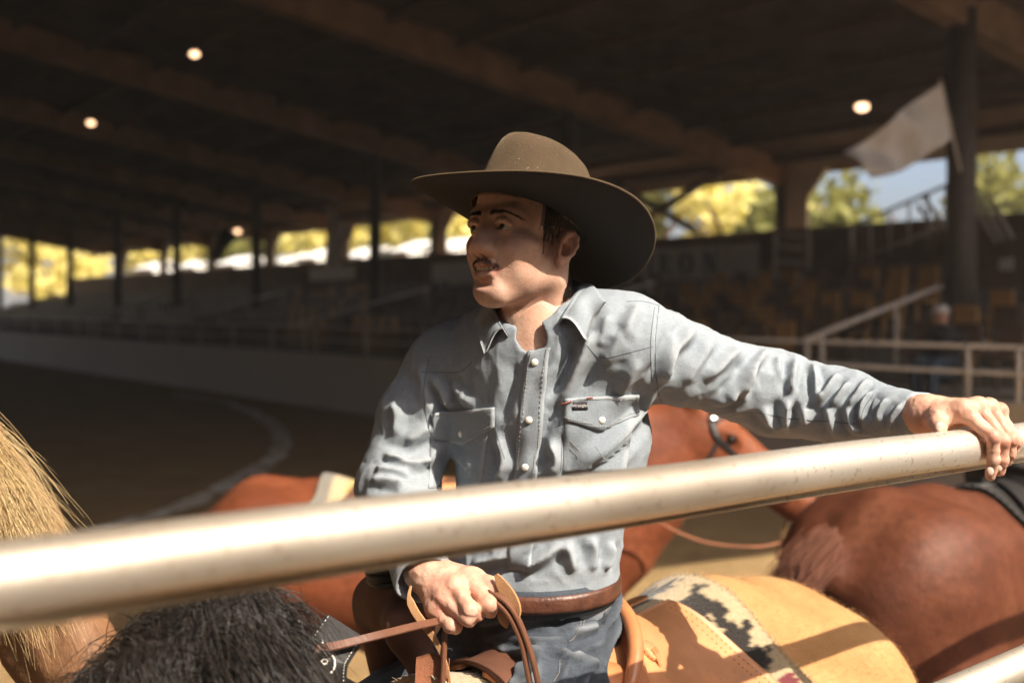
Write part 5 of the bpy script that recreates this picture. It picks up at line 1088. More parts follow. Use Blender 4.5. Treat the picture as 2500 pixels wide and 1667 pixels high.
def jean_parts():
    for p in (Z4([(1580, 600), (1590, 700), (1600, 800), (1590, 900)]), Z4([(1560, 605), (1565, 700), (1575, 800), (1570, 900)]), Z4([(1080, 700), (1300, 690), (1550, 640)]), Z4([(1100, 712), (1310, 702), (1555, 652)]), Z4([(1650, 650), (1690, 720), (1700, 780)]), Z4([(1560, 930), (1520, 990), (1490, 1010)]), Z4([(1430, 1130), (1425, 1220), (1390, 1280)])): seam('stitching', p, M_thread, JEANS, .0006, .0008, 60, tree=J_TREE, dash=True)
    c = P(1296, 1402, 1.822); th = np.linspace(0, 2 * np.pi, 80)
    def loop(dz, g): return np.array([c + HD * math.cos(a) * (.1225 + g) + LF * math.sin(a) * (.137 + g) + [0, 0, dz - .006 * math.cos(a)] for a in th])
    for nm, w, dz, g, m in (('waistband', .042, -.012, .003, M_jean), ('belt', .026, -.010, .0105, M_belt)):
        A = np.array([loop(dz - w / 2, g - .003), loop(dz - w / 2, g), loop(dz - w / 4, g + .0012), loop(dz + w / 4, g + .0012), loop(dz + w / 2, g), loop(dz + w / 2, g - .003)]); n, k, _ = A.shape; i, j = np.meshgrid(np.arange(n - 1), np.arange(k - 1), indexing='ij'); a = (i * k + j).ravel(); Q = np.stack([a, a + 1, a + k + 1, a + k], 1); V = A.reshape(-1, 3)
        q = nrm(V - c)[Q[0, 0]]
        ob = add(nm, V, Q[:, ::-1] if (vnormals(V, Q)[k] @ q) < 0 else Q, m, RIDER, True, {'wear': np.zeros(n * k)})
        if nm == 'belt': tb = bvh(V, Q); belt = ob
    h, q = shoot(tb, 1244, 1398)
    if h is not None: q = q if q[1] < 0 else -q; MB().tube([h, h + q * .002, h + q * .003], [.005, .0045, .001], 14).obj('stud', M_brass, belt, True)
    for px in (1170, 1405, 1480):
        h, q = shoot(tb, px, 1405)
        if h is not None: q = q if q[1] < 0 else -q; o = MB().strap([h + q * .003 + [0, 0, z] for z in np.linspace(-.03, .028, 6)], .011, .003, q).obj('belt_loop', M_jean, RIDER)
    for y in (-1, 1):
        a = ankle(y); s = Sdf().cone(a + [0, 0, .18], a, .062, .046, .02).cone(a + [0, 0, -.06], a + HD * .15 + [0, 0, -.075], .040, .032, .03).box(a + HD * -.015 + [0, 0, -.1], (.03, .03, .03), .01, .01)
        V, Q = mesh_sdf(s, a - [.22, .22, .16], a + [.2, .2, .28], .009, 1); add('boot', V, Q, M_boot, RIDER)
jean_parts()
def under():
    s = Sdf(); torso(s, -.024)
    for pts, r in (ARM_L, ARM_R): s.chain(pts[:-1] + [pts[-1]], [x - .016 for x in r[:-1]] + [.022], .03)
    s.fn(flat(P(1296, 1400, 1.822), SEAT, .10, .10, 1.15, HD), .03)
    for y in (-1, 1): s.cone(hipj(y), knee(y), .064, .052, .03).cone(knee(y), ankle(y), .05, .04, .03)
    s.cone(NECK + [0, .01, .03], NECK + [0, .04, -.08], .052, .06, .03)
    V, Q = mesh_sdf(s, (-.62, 1.2, .9), (.80, 2.4, 2.2), .014, 1); return V, Q
def finish_body():
    V, Q = under(); n = len(_V); VV = np.concatenate([_V, V]); QQ = np.concatenate([_Q, Q + n]); at = {k: np.concatenate([a, np.zeros(len(V))]) for k, a in _A_.items()}
    me = np_mesh('body', VV - np.array(WLOC(RIDER)), QQ, True, at); me.materials.append(M_skin); BODY.data = me
finish_body()
# ================================================================ tack
def leather(name, c, rough=.45, var=.25, bs=130, bstr=.35):
    k = NT(name); v = k.coord(); a = k.noise(v, 9, 5); g = k.noise(v, bs, 4, .6)
    col = k.ramp(a, [(.3, tuple(x * (1 - var) for x in c)), (.7, tuple(min(1, x * (1 + var)) for x in c))]); sp = k.ramp(k.noise(v, 70, 3), [(.62, (0, 0, 0)), (.72, (1, 1, 1))]); col = k.mix(k.math('MULTIPLY', sp, .25), col, tuple(x * .4 for x in c))
    k.col(col).set(Roughness=rough, Specular_IOR_Level=.45); k.bump(g, bstr, .0015); return k.m
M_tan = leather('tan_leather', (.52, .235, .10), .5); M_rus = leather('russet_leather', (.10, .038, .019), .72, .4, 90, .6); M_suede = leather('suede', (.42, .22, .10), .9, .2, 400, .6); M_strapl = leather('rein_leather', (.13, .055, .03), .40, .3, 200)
M_roll = leather('cantle_roll_leather', (.50, .19, .075), .35); M_blk = leather('black_leather', (.018, .016, .015), .5); M_white = plain('white_stitch', (.72, .68, .6), .8, bump=0)
M_silver = plain('silver', (.75, .70, .62), .18, metal=1, bump=0); M_rough = leather('roughout_leather', (.20, .075, .035), .9, .3, 300, 1.0)
def drape(o, xs, angs, off=.0, cz=1.12, side=1):
    """places and normals over the horse's back: xs along, angs (deg) from the spine down the left side"""
    Pn = np.zeros((len(xs), len(angs), 3)); Nn = Pn.copy()
    for i, x in enumerate(xs):
        for j, a in enumerate(angs):
            ar = math.radians(a); c = o.tw((x, 0, cz)); q = o.tw((x, math.sin(ar) * .8, cz + math.cos(ar) * .8)); h = o.tree.ray_cast(Vector(q), Vector(c - q).normalized(), 2.0)
            Pn[i, j] = np.array(h[0]) if h[0] is not None else c + nrm(q - c) * .3; Nn[i, j] = nrm(q - c)
    return Pn, Nn
def shell(name, Pn, Nn, off, thick, m, parent, attrs=None, smooth=True, mask=None):
    n, k, _ = Pn.shape; top = Pn + Nn * (off + thick); bot = Pn + Nn * off; V = np.concatenate([top.reshape(-1, 3), bot.reshape(-1, 3)]); i, j = np.meshgrid(np.arange(n - 1), np.arange(k - 1), indexing='ij'); a = (i * k + j).ravel(); Q = np.stack([a, a + 1, a + k + 1, a + k], 1); c = n * k
    rim = [i * k for i in range(n)] + [(n - 1) * k + j for j in range(1, k)] + [i * k + k - 1 for i in range(n - 2, -1, -1)] + [j for j in range(k - 2, 0, -1)]; R = np.array([[rim[x], rim[(x + 1) % len(rim)], rim[(x + 1) % len(rim)] + c, rim[x] + c] for x in range(len(rim))])
    if np.cross(top[1, 0] - top[0, 0], top[0, 1] - top[0, 0]) @ Nn[0, 0] > 0: Q = Q[:, ::-1]; R = R[:, ::-1]
    else: pass
    return add(name, V, [Q, Q[:, ::-1] + c, R[:, ::-1]], m, parent, smooth, {k_: np.concatenate([x, x]) for k_, x in (attrs or {}).items()})
def m_weave():
    k = NT('woven_wool'); v = k.coord(); n = k.noise(v, 260, 3, .7); c = k.attr('dye'); c = k.mix(k.math('MULTIPLY', k.math('SUBTRACT', n, .4), .9), c, (.02, .016, .012), 'MIX'); k.col(c).set(Roughness=1.0, Specular_IOR_Level=.05, Sheen_Weight=.3); n1 = k.bump(n, .9, .003); return k.m
M_weave = m_weave()
def blanket(o, label, x0, x1, a_max, pattern, off=.004, thick=.014, nx=70, na=150, fuzz=True):
    xs = np.linspace(x0, x1, nx); an = np.linspace(-a_max, a_max, na); Pn, Nn = drape(o, xs, an); U, A = np.meshgrid(np.arange(nx) / (nx - 1), an, indexing='ij'); dye = pattern(U, A, xs)
    e = empty('saddle_blanket', o.tw(((x0 + x1) / 2, 0, 1.4)), label, 'blanket'); rib = np.where((np.arange(na)[None] + np.arange(nx)[:, None] % 2) % 2, .0, .0036)[..., None]
    shell('weave', Pn + Nn * (rib + .001 * RNG.random((nx, na, 1))), Nn, off, thick, M_weave, e, {'dye': dye.reshape(-1, 3)})
    if fuzz:
        rg = np.random.default_rng(4); N = 2600; j = rg.integers(0, na, N); i = np.where(rg.random(N) < .5, 0, rg.integers(0, nx, N)); r = Pn[i, j] + Nn[i, j] * (off + thick); d = nrm(Nn[i, j] * .6 + rg.normal(size=(N, 3)) * .6 + np.where(i == 0, 1, 0)[:, None] * (o.tw((-1, 0, 0)) - o.tw((0, 0, 0)))); L = rg.uniform(.004, .011, (N, 1)); u = np.linspace(0, 1, 4)
        me = hair(r[:, None] + d[:, None] * L[:, None] * u[None, :, None] + rg.normal(size=(N, 1, 3)) * .002 * u[None, :, None] ** 2, np.full(N, .0007)); add('wool_fuzz', *me, M_weave, e, True, {'dye': np.repeat(dye[i, j], 12, 0)})
    return e
CREAM, BLACKW, MAROON, GREYW, YEL = np.array([.44, .34, .205]), np.array([.022, .018, .015]), np.array([.17, .035, .04]), np.array([.20, .18, .15]), np.array([.52, .36, .09])
def pat1(U, A, xs):
    """cream field, black stepped blocks, maroon diamonds; the edge at the horse's rear is U=0"""
    c = np.broadcast_to(CREAM, U.shape + (3,)).copy(); a = np.abs(A); x = (U * (xs[-1] - xs[0])) + RNG.normal(size=U.shape) * .0035; a = a + RNG.normal(size=U.shape) * .55; s = np.round(a / 2.2) * 2.2; q = np.round(x / .012) * .012
    blk = ((s > 3) & (s < 33) & (q > .02) & (q < .17)); saw = np.abs(((s * 1.0) % 8) - 4) * .009; blk &= (q > .018 + saw) & (q < .175 - saw * .6)
    blk |= (s > 36) & (s < 50) & (q > .10 + np.abs(s - 43) * .006) & (q < .2); blk |= (s > 54) & (s < 64) & (q > .03) & (q < .09)
    c[blk] = BLACKW
    for sa, qa in ((14, .105), (26, .115)): m = (np.abs(s - sa) < 4.2 - np.abs(q - qa) * 110) & (np.abs(q - qa) < .035); c[m] = CREAM; m = (np.abs(s - sa) < 2.0) & (np.abs(q - qa) < .014); c[m] = MAROON * 2.2
    for sa, qa in ((40, .045), (40, .13), (56, .05), (52, .14)): m = (np.abs(s - sa) / 4.2 + np.abs(q - qa) / .024) < 1; c[m] = MAROON
    g = (s > 50) & (s < 53) | (s > 66) & (s < 70); c[g] = GREYW; return c
def pat2(U, A, xs):
    c = np.broadcast_to(CREAM * 1.1, U.shape + (3,)).copy(); q = U * (xs[-1] - xs[0]); a = np.abs(A); z = .012 * np.abs((a % 10) / 5 - 1) * 2
    c[q < .05] = GREYW; c[(q > .095 + z) & (q < .13 + z)] = YEL; c[(q > .135 + z) & (q < .15 + z)] = BLACKW * 3; c[(q > .22) & (q < .3) & ((a % 12) < 6)] = BLACKW; return c
blanket(buckskin, 'cream saddle blanket with black steps and maroon diamonds on the buckskin', -.315, .36, 72, pat1, thick=.022)
blanket(sorrel, 'pale blanket with yellow zigzag edge on the sorrel\'s back', -.37, .30, 70, pat2, nx=50, na=110, fuzz=False)
blanket(dark_sorrel, 'black saddle pad on the dark sorrel\'s back', -.16, .36, 66, lambda U, A, xs: np.broadcast_to(BLACKW * .7, U.shape + (3,)).copy(), nx=30, na=60, fuzz=False)
def saddle(o, label, x_c, m_skirt, m_fork, m_roll, zc=1.405, detail=False, fdx=.40, fz=0.0, cz=0.0, fy=0.0, skew=0.0, rdx=.10, cw=.165, sdz=0.0, near=1.0):
    """x_c: cantle; the fork stands .40 in front of it. horse-local metres"""
    e = empty('saddle', o.tw((x_c + .2, 0, zc)), label, 'saddle'); W = o.tw
    # skirts with a rounded rear corner
    for sd in (1, -1):
        an = np.linspace(3, 62, 40); xs = np.linspace(0, 1, 34); Pn = np.zeros((34, 40, 3)); Nn = Pn.copy()
        for j, a in enumerate(an):
            f = (a - 3) / 59; rear = x_c - rdx + .10 * max(0, f - .55) ** 2 / .2 - .05 * math.sin(f * 2.2); front = x_c + fdx + .02 - .06 * f; p_, n_ = drape(o, rear + (front - rear) * xs, [a * sd]); Pn[:, j] = p_[:, 0]; Nn[:, j] = n_[:, 0]
        shell('skirt', Pn, Nn, .033, .007, m_skirt, e)
        if detail and sd > 0:
            for off_ in (1, 2):
                line = Pn[off_] + Nn[off_] * .0405; b = MB()
                for i in range(0, 40): b.tube([line[i] - Nn[off_, i] * .001, line[i] + Nn[off_, i] * .0012], [.0022, .0010], 6)
                b.obj('border_tooling', m_skirt, e, True)
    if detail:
        Pn, Nn = drape(o, np.linspace(x_c + .06, x_c + .235, 12), np.linspace(-30, 52, 30)); shell('shade_cover', Pn, Nn, .041, .006, m_fork, e)  # dark sheet added over the blanket, standing in for shade
    # seat and cantle
    S = Sdf(); k = .03
    S.cone((x_c + .03, 0, zc + .03 - sdz), (x_c + .20, 0, zc + .01 - sdz), .05, .05, k)
    for y in (-1, 1): S.cone((x_c + .05, y * .09, zc + .015 - sdz), (x_c + .33, y * .06, zc + .02 - sdz), .04, .03, k).ell((x_c + .16, y * .13, zc - .04 - sdz), (.13, .05, .05), k)
    V, Q = mesh_sdf(S, (x_c - .06, -.24, zc - .14 - sdz), (x_c + .42, .24, zc + .12), .009, 1); add('seat', W(V), Q, m_roll, e)
    n = 40; be = np.linspace(-1.5, 1.5, n); rim = np.array([(x_c - .045 * math.cos(b) + .07 * (1 - math.cos(b)), cw * math.sin(b), zc + cz + .118 * math.cos(b) ** .8 - .03) for b in be]); low = np.array([(x_c + .035 * math.cos(b) + .07 * (1 - math.cos(b)), .13 * math.sin(b), zc - .045 + .02 * math.cos(b)) for b in be]); outer = np.array([(x_c - .07 * math.cos(b) + .075 * (1 - math.cos(b)), .17 * math.sin(b), zc - .055) for b in be])
    rows = [rim * (1 - f) + low * f + np.array([-.012, 0, -.008]) * math.sin(f * 3.14) for f in np.linspace(0, 1, 8)]; back = [rim * (1 - f) + outer * f + np.array([-.006, 0, 0]) * math.sin(f * 3.14) for f in np.linspace(0, 1, 6)]
    A = np.array(back[::-1] + rows); kk = A.shape[1]; i, j = np.meshgrid(np.arange(len(A) - 1), np.arange(kk - 1), indexing='ij'); a = (i * kk + j).ravel(); add('cantle', W(A.reshape(-1, 3)), np.stack([a, a + 1, a + kk + 1, a + kk], 1), m_roll, e)
    MB().tube(W(rim), np.full(n, .0115 * o.S), 12).obj('cantle_roll', m_roll, e, True)
    # fork with swells, horn
    fx = x_c + fdx; z0 = zc; zc = zc + fz; S = Sdf(); S.ell((fx, fy, zc + .085), (.045, .07, .055), .03)
    for y in (-1, 1):
        q = skew * y; g = near if y > 0 else 1; S.ell((fx + .005 + q * .08, fy + y * .066 * g, zc + .070), (.040, .044 * g, .042), .03).cone((fx + q * .08, fy + y * .07 * g, zc + .04), (fx - .02 + q * .15, fy * .5 + y * .150 * g, zc - .10), .034 * g, .030, .02).cone((fx - .02 + q * .15, fy * .5 + y * .150, zc - .10), (fx - .03 + q * .15, y * .2, zc - .2 - fz), .03, .02, .02)
    S.cone((fx + .01, fy, zc + .12), (fx + .035, fy, zc + .175), .036, .028, .02)
    V, Q = mesh_sdf(S, (fx - .12, -.26, zc - .24 - fz), (fx + .1, .26, zc + .2), .006, 1); add('fork', W(V), Q, m_fork, e)
    h0, h1 = W((fx + .018, fy, zc + .125)), W((fx + .045, fy, zc + .205)); ax = nrm(h1 - h0); L = np.linalg.norm(h1 - h0)
    MB().tube([h0, h0 + ax * L * .5, h0 + ax * L * .8, h0 + ax * L * .88, h1], [.034, .030, .028, .044, .040], 18).obj('horn', M_blk, e, True)
    u = nrm(np.cross(ax, [0.3, 1, .1])); v = np.cross(ax, u); th = np.linspace(0, 2 * np.pi * 6.5, 160); pts = np.array([h0 + ax * (L * .02 + L * .6 * t / th[-1] + .003 * math.sin(t * 1.7)) + (u * math.cos(t) + v * math.sin(t)) * .036 for t in th]); MB().tube(pts, .0062, 6, up=tuple(ax)).obj('horn_wrap', M_blk, e, True)
    zc = z0
    # stirrup leathers and stirrups
    for y in (1, -1):
        a, b = W((x_c + .30, y * .30, zc - .20)), W((x_c + .28, y * .335, .66)); nn = W((0, y, 0)) - W((0, 0, 0)); MB().strap(spline([a, (a + b) / 2 + nrm(nn) * .01, b], 12), .085, .006, nn).obj('fender', m_fork, e)
        c = b; fw = nrm(W((1, 0, 0)) - W((0, 0, 0))); ring = [c + fw * (.065 * math.sin(t)) + np.array([0, 0, -.09 + .085 * math.cos(t)]) for t in np.linspace(0, 2 * np.pi, 25)]; MB().strap(ring, .05, .008, np.array([r - (c + [0, 0, -.09]) for r in ring])).obj('stirrup', m_fork, e)
    return e, W
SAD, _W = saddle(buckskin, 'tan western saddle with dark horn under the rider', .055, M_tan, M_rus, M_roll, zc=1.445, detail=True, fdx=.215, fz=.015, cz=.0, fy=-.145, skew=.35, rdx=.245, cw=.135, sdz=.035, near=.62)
saddle(sorrel, 'brown western saddle on the sorrel behind the rider', -.12, M_rus, M_rus, M_tan)
saddle(dark_sorrel, 'black saddle on the dark sorrel at right', .02, M_blk, M_blk, M_blk)
def saddle_detail():
    tr = None
    o = [c for c in SAD.children if c.name.startswith('skirt')][0]; me = o.data; V = np.array([v.co[:] for v in me.vertices]) + np.array(WLOC(o)); Q = np.array([p.vertices[:] for p in me.polygons if len(p.vertices) == 4]); tr = bvh(V, Q)
    h, q = shoot(tr, 1585, 1590)
    if h is None: return
    q = q if q @ (h - np.array([0, 0, H_CAM])) < 0 else -q; u = nrm(np.cross(q, [0, 0, 1.])); v = np.cross(u, q); e = empty('rosette', h); e.parent = SAD; e.location = Vector(h) - Vector(WLOC(SAD))
    n = 22; b = MB(); c = h + q * .002; ring = []
    for r, zf in ((.0, .007), (.010, .007), (.016, .005), (.0185, .002), (.019, .0)):
        ring.append([c + q * zf + (u * math.cos(t) + v * math.sin(t)) * r * (1 + .06 * math.cos(t * 14)) for t in np.linspace(0, 2 * np.pi, 84)])
    A = np.array(ring); i, j = np.meshgrid(np.arange(4), np.arange(83), indexing='ij'); a = (i * 84 + j).ravel(); add('disc', A.reshape(-1, 3), np.stack([a, a + 84, a + 85, a + 1], 1), M_tan, e)
    for t in np.linspace(0, 2 * np.pi, 20, endpoint=False): MB().tube([c + (u * math.cos(t) + v * math.sin(t)) * .0172 - q * .001, c + (u * math.cos(t) + v * math.sin(t)) * .0172 + q * .0052], [.0030, .0018], 7).obj('scallop', M_tan, e, True)
    for dx, dd in ((-.003, .0), (.006, .004)):
        p0 = c + q * .008 + u * dx; pts = [p0, p0 + q * .008 + [0, 0, -.012], p0 + q * .010 + [.004 + dx, 0, -.05], p0 + q * .006 + [.012 + dx, -.01, -.13], p0 + q * .004 + [.016, -.02, -.22]]; MB().strap(spline(pts, 16), .0075, .0022, q).obj('saddle_string', M_roll, e)
saddle_detail()
def reins():
    e = empty('reins', P(1130, 1480, 1.62), 'brown leather reins held in the rider\'s fist, ends hanging down', 'reins')
    f = lambda L: [P(*q) for q in L]
    MB().strap(spline(f([(1135, 1492, 1.632), (1085, 1512, 1.608), (1020, 1526, 1.560), (930, 1548, 1.50), (820, 1575, 1.455), (690, 1598, 1.40), (560, 1625, 1.33)]) + [np.array([-.50, 1.10, 1.50]), np.array([-.66, 1.03, 1.15]), np.array([-.71, 1.04, 1.02])], 60), .0115, .0042, (.25, -.75, .6)).obj('rein', M_strapl, e)
    MB().strap(spline(f([(1104, 1512, 1.61), (1088, 1535, 1.60), (1084, 1600, 1.595), (1080, 1680, 1.59), (1076, 1780, 1.585), (1040, 2000, 1.57)]), 30), .0085, .0042, (.75, -.65, 0)).obj('rein_tail', M_strapl, e)
    for k, dx in enumerate((0, -14)):
        MB().strap(spline(f([(1160 + dx, 1455, 1.625), (1205 + dx, 1448 + k * 8, 1.597), (1250 + dx, 1485 + k * 6, 1.590), (1285 + dx, 1560, 1.588), (1308 + dx * 1.4, 1640, 1.585), (1330 + dx * 1.4, 1760, 1.58), (1340, 1900, 1.57)]), 40), .0105, .0045, (.85, -.5, .2)).obj('rein', M_strapl, e)
    # pale suede popper above the hand and its tip below
    A = spline(f([(1211, 1402, 1.603), (1226, 1428, 1.598), (1246, 1462, 1.594), (1258, 1492, 1.592), (1256, 1516, 1.594)]), 16); MB().strap(A, .004 + .020 * np.sin(np.linspace(.15, 2.9, 16)), .0028, (-.5, -.8, .3)).obj('popper', M_suede, e)
    A = spline(f([(1226, 1488, 1.600), (1230, 1510, 1.598), (1237, 1532, 1.597)]), 8); MB().strap(A, np.array([.010, .014, .0165, .017, .016, .013, .009, .003]), .0028, (-.2, -.95, .1)).obj('popper', M_suede, e)
reins()
def latigo():
    e = empty('tie_strap', P(1010, 1460, 1.64), 'pale frayed leather tie strap hanging from the saddle horn', 'strap'); f = lambda L: [P(*q) for q in L]
    MB().strap(spline(f([(1003, 1430, 1.63), (999, 1458, 1.615), (1012, 1490, 1.603), (1034, 1522, 1.600), (1062, 1562, 1.598), (1085, 1612, 1.596), (1096, 1660, 1.595), (1099, 1720, 1.594)]), 40), np.interp(np.linspace(0, 1, 40), [0, .12, .2, .45, .6, 1], [.003, .005, .012, .012, .008, .005]), .0024, (-.3, -.92, .25)).obj('strip', M_suede, e)
    o = empty('suede_patch', P(1030, 1640, 1.62), 'rough brown suede tab on the near side of the saddle fork', 'leather tab')
    n = 14; A = np.array([[P(1012 + (1 - f) * 6 + 80 * g - 30 * g * (1 - f) * 0, 1592 + 140 * f + (26 * abs(g - .45) * (1 - f)), 1.60 + .01 * math.sin(g * 3) - .01 * f) for g in np.linspace(0, 1, 10)] for f in np.linspace(0, 1, n)]); Nn = np.broadcast_to(nrm([-.2, -.9, .3]), A.shape); shell('tab', A, Nn, 0, .004, M_rough, o)
latigo()
def breast_collar():
    e = empty('breast_collar', P(790, 1620, 1.47), 'black breast collar with white stitched emblem on the buckskin', 'breast collar'); f = lambda L: [P(*q) for q in L]
    def on(px, py, d):
        h, q = shoot(buckskin.tree, px, py); return P(px, py, min(d, h[1] - .028)) if h is not None else P(px, py, d)
    p0 = on(792, 1612, 1.46); dz = p0[1]; c = spline([P(842, 1530, dz + .05), P(808, 1580, dz + .015), p0, P(788, 1670, dz - .004), P(800, 1760, dz - .004), P(840, 1950, dz)], 30); tg = nrm(np.gradient(c, axis=0)); nor = nrm(np.array([.25, -.80, .52]))
    MB().strap(c, .062, .007, nor).obj('band', M_blk, e)
    s = nrm(np.cross(tg, nor))
    for k in (-1, 1):
        b = MB(); l = c + s * (.026 * k) + nor * .0045
        for i in range(0, 29): b.tube([l[i] * .8 + l[i + 1] * .2, l[i] * .3 + l[i + 1] * .7], .0006, 5)
        b.obj('stitching', M_white, e, True)
    # the curled emblem, drawn on the band
    p0 = p0 + nor * .0065; ex = nrm(np.array([1, .3, .0]) - nor * (np.array([1, .3, 0]) @ nor)); ez = np.cross(ex, nor); ez = ez if ez[2] > 0 else -ez
    def draw(pts, r): MB().tube(spline([p0 + ex * (x * .0006) + ez * (y * .0006) for x, y in pts], 40), r, 6).obj('emblem', M_white, e, True)
    draw([(-26, 18), (-12, 24), (4, 18), (16, 6), (20, -12), (12, -28), (-4, -34), (-22, -30), (-34, -24)], .0016); draw([(-34, 30), (-22, 24), (-12, 24), (-4, 34), (-2, 42)], .0014); draw([(-38, 22), (-28, 22), (-20, 24)], .0013); draw([(-8, -4), (-2, 0), (4, -4), (0, -10), (-8, -8), (-8, -4)], .0015)
    draw([(-60, 62), (-56, 76), (-50, 90)], .0018)
breast_collar()
def bridle():
    o = sorrel; hp = o.hp; e = empty('bridle', o.tw(hp(.3, 0, 0)), 'dark leather bridle with silver button on the sorrel\'s head', 'bridle'); T = o.tree
    def on(a, b, c):
        p = o.tw(hp(a, b, c)); q = o.tw(hp(a, 0, 0)); h = T.ray_cast(Vector(q + (p - q) * 3), Vector(q - p).normalized(), 2.0); return np.array(h[0]) + nrm(p - q) * .006 if h[0] is not None else p
    def band(pts, w, name='strap'): P_ = np.array([on(*p) for p in pts]); ctr = np.array([o.tw(hp(p[0], 0, 0)) for p in pts]); MB().strap(spline(P_, 30), w, .005, np.repeat(nrm(P_ - ctr), 30 // len(pts) + 1, 0)[:30]).obj(name, M_blk, e)
    for y in (-1, 1): band([(.02, 0, .1), (.08, y * .1, .06), (.2, y * .1, .0), (.45, y * .1, -.02), (.68, y * .1, -.02), (.8, y * .1, -.02)], .022, 'cheek_strap')
    band([(.08, -.1, .05), (.16, -.05, .1), (.17, 0, .1), (.16, .05, .1), (.08, .1, .05)], .024, 'browband'); band([(.2, -.1, 0), (.25, -.08, -.1), (.27, 0, -.15), (.25, .08, -.1), (.2, .1, 0)], .018, 'throatlatch')
    for y in (-1, 1):
        c = on(.10, y * .1, .06); q = nrm(c - o.tw(hp(.10, 0, 0))); MB().tube([c, c + q * .005, c + q * .008], [.026, .022, .004], 16).obj('silver_button', M_silver, e, True)
    y = -1; b0 = on(.84, y * .1, -.02); c0 = [b0 + [0, -.01, -.02 * i] for i in range(9)]
    MB().tube([b0, b0 + [-.01, -.01, -.09], b0 + [-.03, -.01, -.17]], .008, 8).obj('bit_shank', M_silver, e, True)
    for i in range(7):
        c = b0 + np.array([.02 + .004 * i, -.015, .02 - .028 * i]); r = [c + np.array([.013 * math.cos(t), .006 * math.sin(t) * (i % 2), .017 * math.sin(t)]) for t in np.linspace(0, 2 * np.pi, 13)]; MB().tube(r, .0038, 6, up=(0, 1, .2)).obj('chain_link', M_silver, e, True)
    a = b0 + [-.03, -.012, -.17]; f = lambda L: [P(*q) for q in L]
    MB().strap(spline([a] + f([(1850, 1334, 4.2), (1740, 1326, 4.18), (1660, 1300, 4.15), (1590, 1262, 4.12), (1500, 1210, 4.1)]) , 40), .011, .005, (0, -1, .3)).obj('rein', M_rough, e)
    MB().tube(spline([a, a + [-.02, 0, -.05], a + [.03, 0, -.10], a + [.05, 0, -.03], a], 20), .006, 6).obj('rein_knot', M_strapl, e, True)
bridle()
# ================================================================ the pipe fence in front
def m_rail():
    k = NT('cream_pipe_paint'); v = k.coord(); a = k.noise(v, 3, 4); sp = k.ramp(k.noise(v, 120, 3), [(.61, (0, 0, 0)), (.66, (1, 1, 1))])
    c = k.mix(k.math('MULTIPLY', sp, .55), k.ramp(a, [(.3, (.74, .66, .55)), (.7, (.84, .77, .67))]), (.36, .24, .15)); c = k.mix(k.math('MULTIPLY', k.ramp(k.noise(v, 1.7, 3), [(.48, (0, 0, 0)), (.66, (1, 1, 1))]), .7), c, (.38, .29, .20)); c = k.mix(k.ramp(k.noise(k.coord((2, 2, 90)), 6, 4, .7), [(.60, (0, 0, 0)), (.75, (.5, .5, .5))]), c, (.30, .20, .13)); k.col(c).set(Roughness=.50, Metallic=.8, Specular_IOR_Level=.6, Coat_Weight=.2, Coat_Roughness=.25); n1 = k.bump(k.noise(v, 9, 2), .25, .006); k.bump(k.noise(v, 160, 3), .06, .002, n1); return k.m
M_rail = m_rail()
RA, RB = P(0, 1425, .74), P(2400, 1089, 1.62); RA[2] = 1.972; RB[2] = 1.954
RD = nrm(RB - RA)
def fence():
    e = empty('pipe_fence', (RA[0], RA[1], 0), 'cream steel pipe fence with a thick top rail across the foreground', 'fence'); a, b = RA - RD * 1.6, RA + RD * 6
    n = 160; t = np.linspace(0, 1, n)[:, None]; c = a + (b - a) * t; c[:, 2] += .0012 * np.sin(t[:, 0] * 60)
    MB().tube(c, .026, 28).obj('top_rail', M_rail, e, True)
    nn = np.array([RD[1], -RD[0], 0]); MB().tube([a - nn * .014 + [0, 0, -.0330], b - nn * .014 + [0, 0, -.0330]], .0045, 10).obj('welded_rod', M_rail, e, True)
    for z in (1.618, 1.30, .98, .64, .32): MB().tube([a * [1, 1, 0] + [0, 0, z], b * [1, 1, 0] + [0, 0, z]], .024, 20).obj('rail', M_rail, e, True)
    for s in (-1.25, -.045, 4.2, 5.6): q = RA + RD * s; MB().tube([[q[0], q[1], 0], [q[0], q[1], 1.94]], .030, 16, up=(1, 0, 0)).obj('post', M_rail, e, True)
    q = RA + RD * (1.144 * np.linalg.norm([1.004, .88])); MB().tube([[q[0], q[1], .05], [q[0], q[1], 1.935]], .0105, 12, up=(1, 0, 0)).obj('stay', M_rail, e, True)
fence()
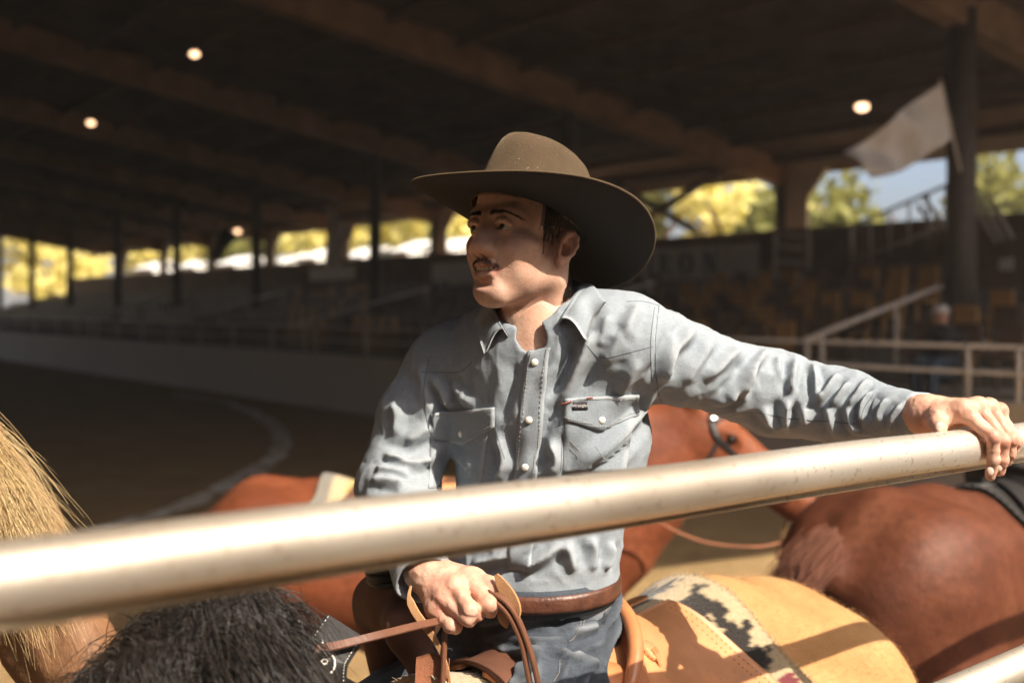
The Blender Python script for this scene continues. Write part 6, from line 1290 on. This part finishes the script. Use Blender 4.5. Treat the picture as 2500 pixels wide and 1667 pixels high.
# ================================================================ a spectator in the stand and the added haze
def spectator():
    b = PW(2290, 985, .95); b[2] = .95; fw = np.array([-DW[0], -DW[1], 0]); sd = np.array([DT[0], DT[1], 0]); e = empty('person', b, 'seated spectator in dark jacket and white cap behind the railing', 'person')
    c = b + [0, 0, .42] - fw * .15; s = Sdf(); s.cone(c, c + fw * .04 + [0, 0, .42], .15, .17, .06).cone(c + [0, 0, .45], c + fw * .05 + [0, 0, .58], .06, .055, .03).ell(c + fw * .08 + [0, 0, .69], (.085, .085, .115), .03)
    for y in (-1, 1):
        k = c + sd * y * .11 + fw * .44 + [0, 0, .03]; sh = c + sd * y * .20 + [0, 0, .43]; el = sh + fw * .12 + [0, 0, -.27]; hd = el + fw * .24 - sd * y * .10 + [0, 0, -.02]
        s.cone(c + sd * y * .09, k, .095, .07, .04).cone(k, k + [0, 0, -.42], .068, .05, .03).cone(k + [0, 0, -.43], k + fw * .16 + [0, 0, -.44], .05, .04, .02).chain([sh, el, hd], [.065, .052, .04], .04).ell(hd + fw * .05, (.05, .04, .03), .02)
        for q in range(4): s.cone(hd + fw * .07 + sd * (q - 1.5) * .018, hd + fw * .13 + sd * (q - 1.5) * .02 + [0, 0, -.02], .010, .008, .004)
    V, Q = mesh_sdf(s, b + [-.75, -.75, -.08], b + [.75, .75, 1.35], .016, 1); h = V[:, 2] - b[2]; col = np.full((len(V), 3), (.02, .02, .024)); fwd = (V - c) @ fw
    col[(h < .60) & (fwd > .08) & (fwd < .62)] = (.05, .075, .12); col[h < .10] = (.04, .03, .02); col[h > 1.0] = (.50, .28, .19)
    k = NT('spectator_cloth'); k.col(k.attr('dye')).set(Roughness=.85); add('body', V, Q, k.m, e, True, {'dye': col})
    hc = c + fw * .08 + [0, 0, .73]; m = plain('white_cap', (.7, .68, .66), .8); V, Q = mesh_sdf(Sdf().ell(hc, (.098, .098, .085), .01).box(hc - [0, 0, .10], (.2, .2, .09), .01, .01, None, -1).ell(hc + fw * .11, (.08, .08, .012), .02), hc - [.25, .25, .15], hc + [.25, .25, .15], .008, 1); add('cap', V, Q, m, e)
spectator()
def haze():  # volume added to veil and lift the distant darks
    m = bpy.data.materials.new('dark_lift_haze'); m.use_nodes = True; t = m.node_tree; t.nodes.remove(t.nodes['Principled BSDF']); v = t.nodes.new('ShaderNodeVolumePrincipled'); v.inputs['Color'].default_value = (.95, .93, .90, 1); v.inputs['Density'].default_value = .0016; t.links.new(v.outputs[0], t.nodes['Material Output'].inputs['Volume'])
    o = MB().box((0, 0, 5.5), (806, 806, 13.0)).obj('haze', m); tag(o, 'thin haze added to lift the dark tones of the arena', 'haze', kind='stuff')
haze()
